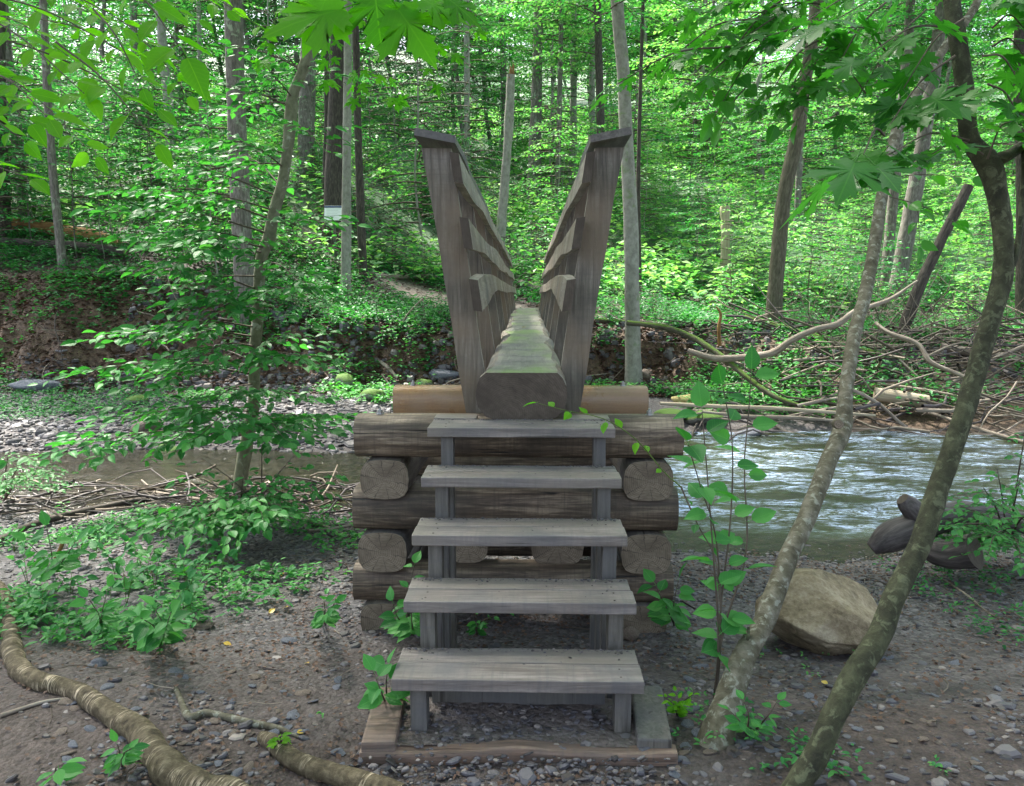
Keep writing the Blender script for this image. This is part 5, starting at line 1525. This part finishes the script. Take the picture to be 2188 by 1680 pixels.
# --- thin saplings right of the crib, big leaves, seen one by one
def potted(px, py, stems, size, fam_, label, name='young_plant', gap=.09, cat='plant', r0=.006, mat=TWIG, dz=0):
    g = gnd(px, py)
    t = thing(name, g, label, cat)
    for st in stems:
        pts = [g + np.array([rng.uniform(-.01, .01), 0, -.03])] + [at(a, b, Y) for a, b, Y in st]
        branchlet(t, pts, size, fam_, gap, r0=r0, mat=mat, tilt=.45, start=.25, droop=-.3, upv=(0, -.35, 1))
    return t
potted(1530, 1490, [[(1535, 1350, 3.15), (1525, 1200, 3.15), (1510, 1000, 3.15), (1500, 880, 3.15)], [(1540, 1340, 3.2), (1530, 1150, 3.2), (1500, 1050, 3.1), (1470, 950, 3.0)],
                    [(1545, 1350, 3.2), (1595, 1180, 3.3), (1590, 1000, 3.35), (1600, 880, 3.4), (1605, 800, 3.4)], [(1540, 1300, 3.2), (1560, 1120, 3.25), (1565, 950, 3.25), (1545, 830, 3.2)]],
       .105, LM_WIDE, 'slender multi stemmed young plant with big leaves right of the crib', gap=.10)
potted(1440, 1330, [[(1420, 1290, 3.95), (1400, 1250, 3.9)], [(1440, 1290, 3.9), (1450, 1240, 3.85)]], .085, LM_WIDE, 'low plant with glossy leaves growing at the right foot of the crib', gap=.05)
potted(880, 1350, [[(870, 1290, 3.75), (885, 1210, 3.75)], [(850, 1320, 3.7), (840, 1290, 3.65)], [(880, 1330, 3.7), (878, 1290, 3.6)]], .075, LM_WIDE, 'climbing leafy plant between the steps and the left crib logs', gap=.05)
potted(828, 1500, [[(825, 1460, 2.95), (830, 1425, 2.95)], [(815, 1480, 2.9), (800, 1440, 2.88)]], .075, LM_WIDE, 'drooping leafy seedling beside the left end of the bottom step', gap=.035)
potted(690, 1325, [[(695, 1300, 3.6), (692, 1285, 3.6)], [(700, 1310, 3.6), (715, 1290, 3.55)]], .06, LM_BUSH, 'single pale seedling on bare soil left of the crib', gap=.02)
potted(340, 1370, [[(345, 1330, 3.5), (330, 1300, 3.45)], [(330, 1340, 3.5), (300, 1320, 3.4)], [(355, 1340, 3.5), (365, 1310, 3.4)]], .085, LM_WIDE, 'broad leaved low plant nearest the camera in the left herb patch', gap=.035)
potted(215, 1330, [[(220, 1300, 3.7), (230, 1260, 3.7)], [(210, 1310, 3.7), (190, 1280, 3.7)]], .07, LM_BUSH, 'small leafy plant in the middle of the left herb patch', gap=.04)
potted(110, 1220, [[(110, 1180, 4.3), (100, 1130, 4.3)], [(90, 1190, 4.3), (60, 1160, 4.3)], [(140, 1190, 4.3), (160, 1160, 4.2)]], .10, LM_BUSH, 'broad bluish leaved plant near the left edge of the herb patch', gap=.05)
potted(260, 1625, [[(255, 1605, 2.5), (250, 1590, 2.5)], [(265, 1610, 2.48), (280, 1600, 2.46)]], .05, LM_BUSH, 'small star shaped seedling in front of the birch log', gap=.015)
potted(115, 1655, [[(120, 1640, 2.4), (135, 1632, 2.4)]], .07, LM_BUSH, 'single large leaf seedling at the bottom left corner', gap=.04)
potted(600, 1585, [[(598, 1572, 2.7)], [(590, 1578, 2.7)]], .035, LM_NEAR, 'tiny bright seedling on the end of the second birch log', gap=.02)
potted(1600, 1560, [[(1600, 1530, 2.75), (1590, 1500, 2.75)], [(1580, 1540, 2.7), (1560, 1520, 2.7)], [(1640, 1530, 2.8), (1660, 1500, 2.8)]], .05, LM_BUSH, 'dark ivy like plant at the base of the leaning saplings', gap=.03)
potted(1450, 1520, [[(1450, 1500, 2.95), (1445, 1480, 2.95)], [(1460, 1500, 2.95), (1480, 1485, 2.9)], [(1440, 1505, 2.95), (1420, 1490, 2.95)]], .03, LM_NEAR, 'pale feathery seedling right of the timber tray', gap=.018)
potted(1020, 1350, [[(1020, 1325, 3.9), (1015, 1310, 3.9)], [(1025, 1330, 3.9), (1130, 1290, 3.9)]], .05, LM_BUSH, 'shaded seedling growing under the steps', gap=.04)
for k, (px, py) in enumerate([(30, 1180), (60, 1250), (150, 1270), (165, 1210), (200, 1200), (250, 1240), (270, 1290), (310, 1230), (330, 1260), (380, 1240), (400, 1290), (440, 1230), (470, 1280), (90, 1330), (400, 1330), (240, 1330), (500, 1225)]):
    pl = gnd(px, py); hh_ = rng.uniform(.12, .28)
    t = thing('herb_plant', pl, ['leafy herb standing', 'taller leafy herb standing', 'drooping leafy herb standing'][k % 3] + ' in the left patch, ' + ['at its left edge', 'near the big birch log', 'behind the broad leaved plant', 'right behind the small leafy plant', 'between the small plant and the bluish one',
              'in its very middle', 'just above the small leafy plant', 'below the stick pile', 'above the nearest broad leaved plant', 'below the big bush', 'right of the nearest broad leaved plant', 'under the right half of the bush', 'at its bare right fringe', 'by the bend of the birch log', 'lowest on the right fringe', 'on the front fringe', 'furthest to the right'][k], 'plant', 'herbs in the left patch')
    for q in range(3):
        a_ = rng.uniform(0, 6.28); e = pl + np.array([math.cos(a_) * .09, math.sin(a_) * .09, hh_ * rng.uniform(.7, 1.1)])
        branchlet(t, [pl + np.array([0, 0, -.02]), (pl + e) / 2 + [0, 0, .04], e], .075 * rng.uniform(.8, 1.2), LM_HERBS, .04, r0=.003, mat=TWIG_GREEN, tilt=.4, start=.4, droop=-.15, upv=(0, -.25, 1))
# thin stem crossing in front of the top step
g = at(1455, 1040, 3.3)
vine = thing('green_shoot', g, 'thin green shoot arching left across the top step', 'branch')
branchlet(vine, [g, at(1420, 1010, 3.3), at(1360, 940, 3.25), at(1290, 895, 3.2), at(1220, 880, 3.15), at(1150, 862, 3.1)], .055, LM_NEAR, .085, r0=.003, mat=TWIG_GREEN, upv=(0, -.5, 1), start=.15)
branchlet(vine, [at(1455, 1040, 3.3), at(1490, 1120, 3.25), at(1530, 1200, 3.2), at(1535, 1320, 3.15)], .06, LM_WIDE, .12, r0=.004, mat=TWIG)
# fern fronds of the right edge
fr = thing('fern', gnd(2150, 1200), 'spreading dark leafed shrub at the right edge behind the driftwood', 'plant')
LR = []
g = np.array(fr.location)
for ex, ey, Ye in [(2050, 1080, 5.2), (2100, 1040, 5.3), (2180, 1020, 5.3), (2200, 1100, 5.0), (2120, 1150, 4.9), (2180, 1180, 4.8), (2060, 1120, 5.1), (2200, 870, 6.0), (2130, 1000, 5.6)]:
    LR.append((g + np.array([0, 0, .1]), at(ex, ey, Ye)))
sprays(fr, LR, LEAF_BUSH, LM_BUSH, 35, ls=.06, gap=.045, wid=.35, nmax=200)
lf = thing('leafy_shrub', gnd(10, 1080), 'fine leaved shrub at the left edge by the calm water', 'plant')
g = np.array(lf.location)
sprays(lf, [(g + [0, 0, .05], at(*e)) for e in [(60, 980, 7.0), (20, 960, 7.0), (90, 1000, 6.9), (40, 1020, 6.8)]], LEAF_BUSH, LM_BUSH, 36, ls=.05, gap=.04, wid=.4, nmax=150)

# ------------------------------------------------------------------ logs and branches lying about
def fallen(name, label, path, rad, mat, cat='log', seg=12, n=40, rough=.1, rf=6, lift=.9, endm=END_CRIB, seed=1, onground=True, knob=.3, group=None, Y=None):
    """path: (px, py) on the ground, or (px, py, Y)"""
    pts = []
    for k, p in enumerate(path):
        if len(p) == 2:
            g = gnd(*p); r = rad[k] if not np.isscalar(rad) else rad
            pts.append(g + np.array([0, 0, r * lift]))
        else: pts.append(at(*p))
    pts = np.array(pts)
    c = pts[len(pts) // 2].copy()
    mb = MB(); tube(mb, pts, rad, seg, n, rough=rough, rf=rf, capm=1, seed=seed, knob=knob)
    o = obj(name, mb.build(name, [mat, endm], off=c), None, c)
    return tag(o, label, cat, group)
# birch logs/roots in the lower left
mb = MB()
def nearpath(lst): 
    out = []
    for px, py, r in lst:
        g = gnd(px, py + r * .0); out.append(g + np.array([0, 0, r * .6]))
    return out
bl = [(-40, 1230, .035), (8, 1280, .036), (20, 1340, .038), (34, 1425, .040), (75, 1465, .038), (157, 1485, .037), (220, 1530, .040), (293, 1578, .044), (340, 1640, .048), (400, 1690, .052), (500, 1730, .055), (640, 1790, .06)]
pts = np.array(nearpath(bl)); rr = [b[2] * 1.12 for b in bl]
tube(mb, pts, rr, 26, 220, rough=.14, rf=13, seed=4, knob=.6)
me = mb.build('birch_log', [BARK_BIRCH], off=pts[5])
tag(obj('birch_log', me, None, pts[5]), 'thick crooked birch log with peeling bark crossing the lower left corner', 'log')
mb = MB(); bl = [(560, 1588, .024), (590, 1608, .034), (640, 1645, .038), (748, 1685, .040), (860, 1720, .042)]
pts = np.array(nearpath(bl)); tube(mb, pts, [b[2] for b in bl], 18, 60, rough=.09, rf=11, seed=5, capm=1, knob=.3)
tag(obj('birch_log', mb.build('birch_log', [BARK_BIRCH, END_DARK], off=pts[2]), None, pts[2]), 'shorter birch log end lying at the bottom edge before the steps', 'log')
fallen('crooked_branch', 'thin crooked branch lying between the two birch logs', [(375, 1475), (385, 1500), (402, 1538), (425, 1535), (445, 1532), (523, 1548), (591, 1563), (640, 1580)], [.009, .012, .016, .015, .015, .015, .013, .006], BARK_PALE, 'branch', rf=18, lift=.7, seed=6, n=60)
fallen('twig', 'pale twig lying under the birch log at the left edge', [(0, 1535), (90, 1508), (150, 1495)], [.009, .007, .004], DRIFT, 'branch', lift=.9, seed=7)
# driftwood on the right shore
def drift():
    t = thing('driftwood_log', gnd(1990, 1200), 'dark knotted driftwood log lying on the shore behind the boulder', 'log')
    loc = np.array(t.location)
    for pth, r, nm in [([(1862, 1172, 5.75), (1895, 1150, 5.75), (1950, 1128, 5.8), (2010, 1108, 5.9), (2080, 1100, 6.0), (2150, 1112, 6.1), (2240, 1120, 6.1)], [.05, .105, .115, .11, .10, .085, .07], 'stem'),
                       ([(1985, 1125, 5.75), (1962, 1100, 5.78), (1940, 1078, 5.8), (1928, 1066, 5.8)], [.09, .085, .07, .045], 'fork'),
                       ([(1960, 1150, 5.75), (1990, 1175, 5.6), (2040, 1185, 5.45), (2085, 1180, 5.35)], [.07, .085, .10, .115], 'root_end')]:
        mb = MB(); P = [at(*p) for p in pth]
        tube(mb, P, r, 16, 40, rough=.13, rf=7, seed=int(r[0] * 100), capm=1, knob=.5)
        obj(nm, mb.build(nm, [DRIFT_D, END_DARK], off=loc), t)
drift()
fallen('driftwood', 'smooth drift log at the right edge of the near shore', [(2090, 1110, 5.9), (2140, 1120, 5.8), (2240, 1130, 5.7)], [.06, .06, .05], DRIFT_D, seed=9)
fallen('branch', 'bare bent branch on the gravel right of the boulder', [(1810, 1250), (1860, 1240), (1890, 1250), (1960, 1262), (2020, 1268)], [.008, .008, .008, .006, .003], BARK_DARK, 'branch', rough=.15)
fallen('branch', 'forked thin root on the gravel in front of the driftwood', [(1990, 1225), (2060, 1270), (2110, 1310), (2150, 1330)], [.006, .007, .006, .003], DRIFT, 'branch', rough=.15)
fallen('branch', 'thin stick lying behind the leaning saplings near the crib', [(1440, 1275), (1480, 1300), (1520, 1318)], [.006, .005, .003], BARK_DARK, 'branch', rough=.15)
# far side
fallen('fallen_log', 'orange rotting log lying on the slope at the left edge', [(-30, 492), (60, 498), (150, 512), (215, 520), (262, 534)], [.16, .17, .15, .13, .08], DRIFT_O, n=50, rf=3, seed=10, lift=1.1)
fallen('fallen_log', 'thin bark covered log just below the orange rotting one', [(-10, 528), (80, 534), (190, 545), (270, 552)], [.09, .10, .11, .09], BARK_DARK, n=50, rf=3, seed=11, lift=1.4)
fallen('fallen_branch', 'slanting dead branch lying over the orange rotting log', [(215, 512), (245, 530), (290, 548)], [.04, .035, .02], DRIFT, 'branch', seed=12, lift=.5)
fallen('fallen_log', 'long log beside the path behind the left railing', [(800, 592), (860, 596), (945, 598), (1010, 602)], [.06, .07, .075, .07], DRIFT, seed=13, lift=.6)
fallen('fallen_log', 'short sawn log lying across the path end past the bridge', [(1112, 612), (1150, 622), (1190, 634)], [.11, .11, .10], BARK_GREY, seed=14, lift=.5)
fallen('fallen_log', 'pale sawn log resting on the debris pile right of the stream', [(1868, 842, 13.0), (1920, 850, 12.9), (1982, 860, 12.8)], [.11, .115, .12], DRIFT_P, seed=15, rough=.04, knob=0)
fallen('fallen_branch', 'long curved pale branch arching from the beech to the leaning sapling', [(1470, 750, 13.5), (1520, 765, 13.4), (1562, 766, 13.3), (1648, 755, 13.2), (1690, 728, 13.1), (1740, 705, 13.0), (1790, 692, 13.0), (1830, 665, 13.0), (1900, 640, 13.2), (1960, 600, 13.4)],
       [.05, .055, .06, .06, .055, .05, .05, .045, .03, .015], DRIFT, 'branch', n=80, seed=16)
fallen('fallen_branch', 'mossy bough sloping down from the foot of the beech', [(1340, 690, 14.6), (1420, 700, 14.3), (1480, 722, 14.0), (1540, 760, 13.5), (1600, 810, 13.0), (1660, 850, 12.6), (1720, 870, 12.4)], [.05, .05, .05, .05, .045, .04, .025], BARK_MOSSY, 'branch', n=80, seed=17)
fallen('fallen_log', 'thick mossy log lying level behind the curved pale branch', [(1590, 680, 16), (1700, 712, 15.6), (1800, 742, 15.2), (1900, 770, 14.8)], [.09, .10, .11, .10], BARK_MOSSY, n=60, seed=18, rf=3)
fallen('fallen_log', 'grey trunk stretching to the right edge across the debris pile', [(2010, 742, 15), (2090, 755, 14.8), (2200, 775, 14.5)], [.08, .09, .10], DRIFT, n=50, seed=19)
fallen('fallen_branch', 'slender pale branch lying along the waterline of the far shore', [(1410, 862, 11.9), (1520, 868, 11.9), (1640, 872, 11.9), (1760, 880, 11.9), (1870, 888, 11.9)], [.025, .03, .03, .028, .02], DRIFT_P, 'branch', n=50, seed=20)
fallen('fallen_branch', 'second pale branch at the waterline just below the slender one', [(1500, 880, 11.7), (1600, 890, 11.7), (1700, 893, 11.7), (1800, 900, 11.7)], [.02, .025, .028, .015], DRIFT, 'branch', n=50, seed=21)
fallen('fallen_branch', 'upright dead fork sticking up on the bank right of the beech', [(1538, 740, 14), (1536, 700, 14), (1540, 672, 14), (1530, 655, 14)], [.035, .03, .025, .012], DRIFT_O, 'branch', seed=22)
fallen('fallen_branch', 'mossy yellow green bough on the bank behind the right railing', [(1270, 690), (1330, 694), (1400, 700)], [.05, .05, .04], BARK_MOSSY, 'branch', seed=23, lift=.7)
fallen('fallen_branch', 'broken branch on the eroded bank left of the bridge', [(800, 770), (830, 795), (850, 812)], [.03, .04, .03], DRIFT, 'branch', seed=24, lift=.7)
fallen('fallen_branch', 'bleached bent branch running down the debris pile at right', [(1870, 690, 13.8), (1900, 712, 13.6), (1960, 735, 13.4), (1990, 775, 13.2), (2060, 805, 13.0), (2100, 830, 12.8)], [.03, .04, .04, .04, .03, .02], DRIFT, 'branch', n=60, seed=25)
fallen('fallen_branch', 'long dark stick lying in front of the calm water at left', [(-10, 1172), (80, 1130), (200, 1098), (330, 1072), (400, 1062)], [.03, .032, .03, .026, .018], BARK_DARK, 'branch', n=60, seed=26, lift=1.6)
fallen('fallen_branch', 'grey stick bundle stem beneath the crooked sapling', [(330, 1058), (430, 1075), (540, 1085), (660, 1120), (745, 1150)], [.02, .024, .024, .022, .012], DRIFT, 'branch', n=60, seed=27, lift=1.4)
fallen('fallen_branch', 'short weathered stick standing in the left herb patch', [(118, 1195, 4.7), (130, 1170, 4.7), (136, 1150, 4.7)], [.012, .012, .010], DRIFT_O, 'branch', seed=28)

# tangled sticks as masses
def sticks(name, n, fpos, lmin, lmax, rmin, rmax, label, seed, mats, az0=0, azs=.6, dzs=.12):
    r = np.random.default_rng(seed); mb = MB()
    for k in range(n):
        p = fpos(r); L = r.uniform(lmin, lmax); az = az0 + r.normal(0, azs) + (math.pi if r.random() < .5 else 0)
        d = np.array([math.cos(az), math.sin(az), r.normal(0, dzs)]) * L / 2
        bend = r.normal(0, .11 * L, 3); b2 = r.normal(0, .06 * L, 3)
        rr = r.uniform(rmin, rmax) * (.6 + .4 * L / lmax)
        tube(mb, [p - d, p - d * .4 + b2 * [1, 1, .5], p + d * .2 + bend * np.array([1, 1, .5]), p + d], [rr, rr * .95, rr * .8, rr * .35], 5, 7, rough=.1, rf=9, m=int(r.integers(0, len(mats))), seed=k, caps=False)
    me = mb.build(name, mats)
    return tag(obj(name, me), label, kind='stuff')
def pos_right(r):
    x = 2.8 + 7.5 * r.random(); y = r.uniform(12.0, 16)
    return np.array([x, y, hz(x, y) + r.uniform(.02, .4) * sst(2.5, 5, x)])
sticks('branch_debris', 400, pos_right, .5, 2.6, .008, .035, 'tangled pile of dead branches washed up on the right far bank', 51, [DRIFT, DRIFT_D, TWIG, BARK_DARK, DRIFT], azs=.85, dzs=.25)
def pos_left(r):
    x = r.uniform(-5.4, -1.1); y = near_shore(x) - r.uniform(-.1, 1.3)
    return np.array([x, y, hz(x, y) + r.uniform(.0, .13)])
sticks('stick_debris', 190, pos_left, .2, 1.5, .003, .02, 'washed up sticks along the near shore at left', 52, [DRIFT, DRIFT_D, TWIG, DRIFT_D, BARK_DARK], azs=.7, dzs=.12)
def pos_near(r):
    x = r.uniform(-3, 3.2); y = r.uniform(2.2, 6.5)
    return np.array([x, y, hz(x, y) + .008])
sticks('small_twigs', 170, pos_near, .05, .35, .0012, .004, 'tiny twigs scattered on the near soil', 53, [TWIG, DRIFT, DRIFT_D], azs=1.5, dzs=.05)
def pos_bank(r):
    x = r.uniform(-9, 2.8); y = r.uniform(14.4, 16.2)
    return np.array([x, y, hz(x, y) + .03])
sticks('bank_roots', 150, pos_bank, .3, 1.1, .006, .02, 'bare roots hanging out of the eroded far bank', 54, [TWIG, DRIFT, BARK_DARK], azs=.9, dzs=.7)
# fine brushwood above the debris
sticks('brushwood', 260, lambda r: (lambda x, y: np.array([x, y, hz(x, y) + r.uniform(.1, .9)]))(r.uniform(5, 9.5), r.uniform(14, 16.5)), .5, 1.4, .003, .010, 'fine dead brushwood standing above the debris pile', 55, [TWIG, DRIFT], azs=1.5, dzs=.8)

for (bx, by) in [(1541, 1548), (1740, 1625)]:
    gg = gnd(bx, by); rg = np.random.default_rng(bx)
    xx = gg[0] + rg.normal(0, .09, 26); yy = gg[1] + rg.normal(-.02, .08, 26)
    herbs('foot_herbs', xx, yy, rg, .03, LEAF_HERB, 'small weeds and seedlings round the foot of a leaning sapling', t_ovate(.5), nl=6, h=.07)
# yellow fallen leaves, each seen alone
for px, py, s, lb in [(478, 1380, .05, 'yellow fallen leaf on the soil left of the steps, largest'), (635, 1573, .035, 'yellow leaf at the tip of the crooked branch'), (605, 1230, .05, 'yellow leaf by the stick pile, furthest from the camera'),
                      (616, 1301, .035, 'small yellow leaf on bare soil midway to the crib'), (660, 1422, .03, 'tiny orange leaf left of the bottom step'), (1756, 1462, .04, 'pale fallen leaf right of the tan boulder foot'), (575, 1315, .05, 'crumpled orange leaf left of the crib')]:
    g = gnd(px, py); o = obj('fallen_leaf', LM_YEL[rng.integers(0, 2)], None, (g[0], g[1], g[2] + .012)); o.scale = (s, s, s); o.rotation_euler = (rng.normal(0, .2), rng.normal(0, .2), rng.uniform(0, 6.28))
    tag(o, lb, 'leaf')
for x, y, z, s, lb in [(BX + .0, 8.6, 1.30, .05, 'yellow leaf lying on the deck log of the bridge'), ]:
    o = obj('fallen_leaf', LM_YEL[0], None, (x, y, z)); o.scale = (s, s, s); o.rotation_euler = (0, 0, 1.2); tag(o, lb, 'leaf')

# ------------------------------------------------------------------ trail sign
p = at(713, 456, 20.3)
sg = thing('trail_sign', (p[0], p[1], hz(p[0], p[1])), 'small white notice board on a thin post in front of the thick dark trunk', 'sign')
zt = p[2] - sg.location[2]
pm = box_mesh('sign_post', .05, .05, zt + .1, W_LEG, .004); o = obj('post', pm, sg, (0, .04, zt / 2 - .1))
pn = box_mesh('sign_panel', .47, .03, .38, SIGN_WHITE, .006); o = obj('panel', pn, sg, (0, 0, zt)); o.rotation_euler = (R_(-14), 0, 0)
hb = box_mesh('sign_header', .47, .006, .045, SIGN_BLUE, .001); obj('header', hb, o, (0, -.019, .16))
mb = MB()
for k in range(7):
    w = [.36, .30, .34, .28, .36, .2, .31][k] / 2
    z = .10 - k * .038
    v = [(-.18, -.0165, z), (-.18 + 2 * w, -.0165, z), (-.18 + 2 * w, -.0165, z + .006), (-.18, -.0165, z + .006)]
    mb.add(np.array(v), q=[[0, 1, 2, 3]])
obj('print', mb.build('print', [SIGN_TXT], False), o)

LAND = [(0, 'the left edge'), (115, 'the thin dark tree'), (230, 'the orange fallen log'), (360, 'the mottled pale trunk'), (505, 'the ribbed grey trunk'), (600, 'the crooked sapling'), (713, 'the white sign'), (790, 'the dark slender trunk'),
        (900, 'the left railing'), (1010, 'the thin pale trunk'), (1085, 'the broken snag'), (1148, 'the sturdy shaded trunk'), (1226, 'the whitish trunk'), (1282, 'the near-black trunk'), (1345, 'the bank edge beech'), (1550, 'the rotten stub'),
        (1690, 'the leaning olive trunk'), (1850, 'the paler leaning sapling'), (1960, 'the close trunk pair'), (2060, 'the dead leaning trunk'), (2170, 'the right edge')]
PALES = {SAPC[1].name, SHRUBC[1].name, TALLC[1].name}
for o in list(C.objects):
    g_ = o.get('group', '')
    x, y = o.location.x, o.location.y
    if g_.startswith(('young trees', 'shrubs on', 'tall trees')):
        px = screen_x(x, y); ref = min(LAND, key=lambda l: abs(l[0] - px))
        cr_ = next(c for c in o.children if c.name.startswith('crown'))
        s_ = cr_.scale[0] * (1 if g_.startswith('young') else .8)
        size = 'small' if s_ < .55 else 'middling' if s_ < .85 else 'large'
        tone = 'pale' if cr_.data.name in PALES else 'darker'
        dist = 'near the bank' if y < 20 else 'partway up' if y < 30 else 'high up' if y < 42 else 'far back'
        side = 'behind' if abs(px - ref[0]) < 16 else 'just left of' if px < ref[0] else 'just right of'
        kind = 'young tree' if g_.startswith('young') else 'shrub' if g_.startswith('shrubs') else 'tall tree'
        o['label'] = f'{size} {tone} green {kind} {dist}, {side} {ref[1]}'
    elif g_.startswith('slates'):
        best = None
        for nm, q in [('the thick birch log', gnd(220, 1540)), ('the big birch log bend', gnd(40, 1440)), ('the thin crooked branch', gnd(420, 1540)), ('the short birch log', gnd(620, 1640)), ('the yellow leaf', gnd(478, 1380)), ('the lone seedling', gnd(690, 1325)),
                      ('the left tray timber', gnd(820, 1560)), ('the drooping seedling', gnd(828, 1500)), ('the herb patch', gnd(340, 1370)), ('the paler leaning sapling base', gnd(1541, 1544)), ('the darker leaning sapling', gnd(1750, 1601)),
                      ('the tan boulder', gnd(1768, 1400)), ('the right tray timber', gnd(1380, 1560)), ('the bottom right corner', gnd(2150, 1650)), ('the right frame edge', gnd(2160, 1450)), ('the front timber', gnd(1100, 1630)), ('the pale fallen leaf', gnd(1756, 1462))]:
            d_ = math.hypot(q[0] - x, q[1] - y)
            if best is None or d_ < best[0]: best = (d_, nm, q)
        dx, dy = x - best[2][0], y - best[2][1]
        side = ('right of' if dx > 0 else 'left of') if abs(dx) > abs(dy) else ('beyond' if dy > 0 else 'in front of')
        col = 'brown' if o.data.materials[0] == ROCK_BROWN else 'grey'
        o['label'] = f"{'broad' if o.scale[0] > .042 else 'small' if o.scale[0] < .028 else 'medium'} {col} slate {'a little way ' if best[0] > .35 else 'close by, '}{side} {best[1]}"
bpy.context.view_layer.update()
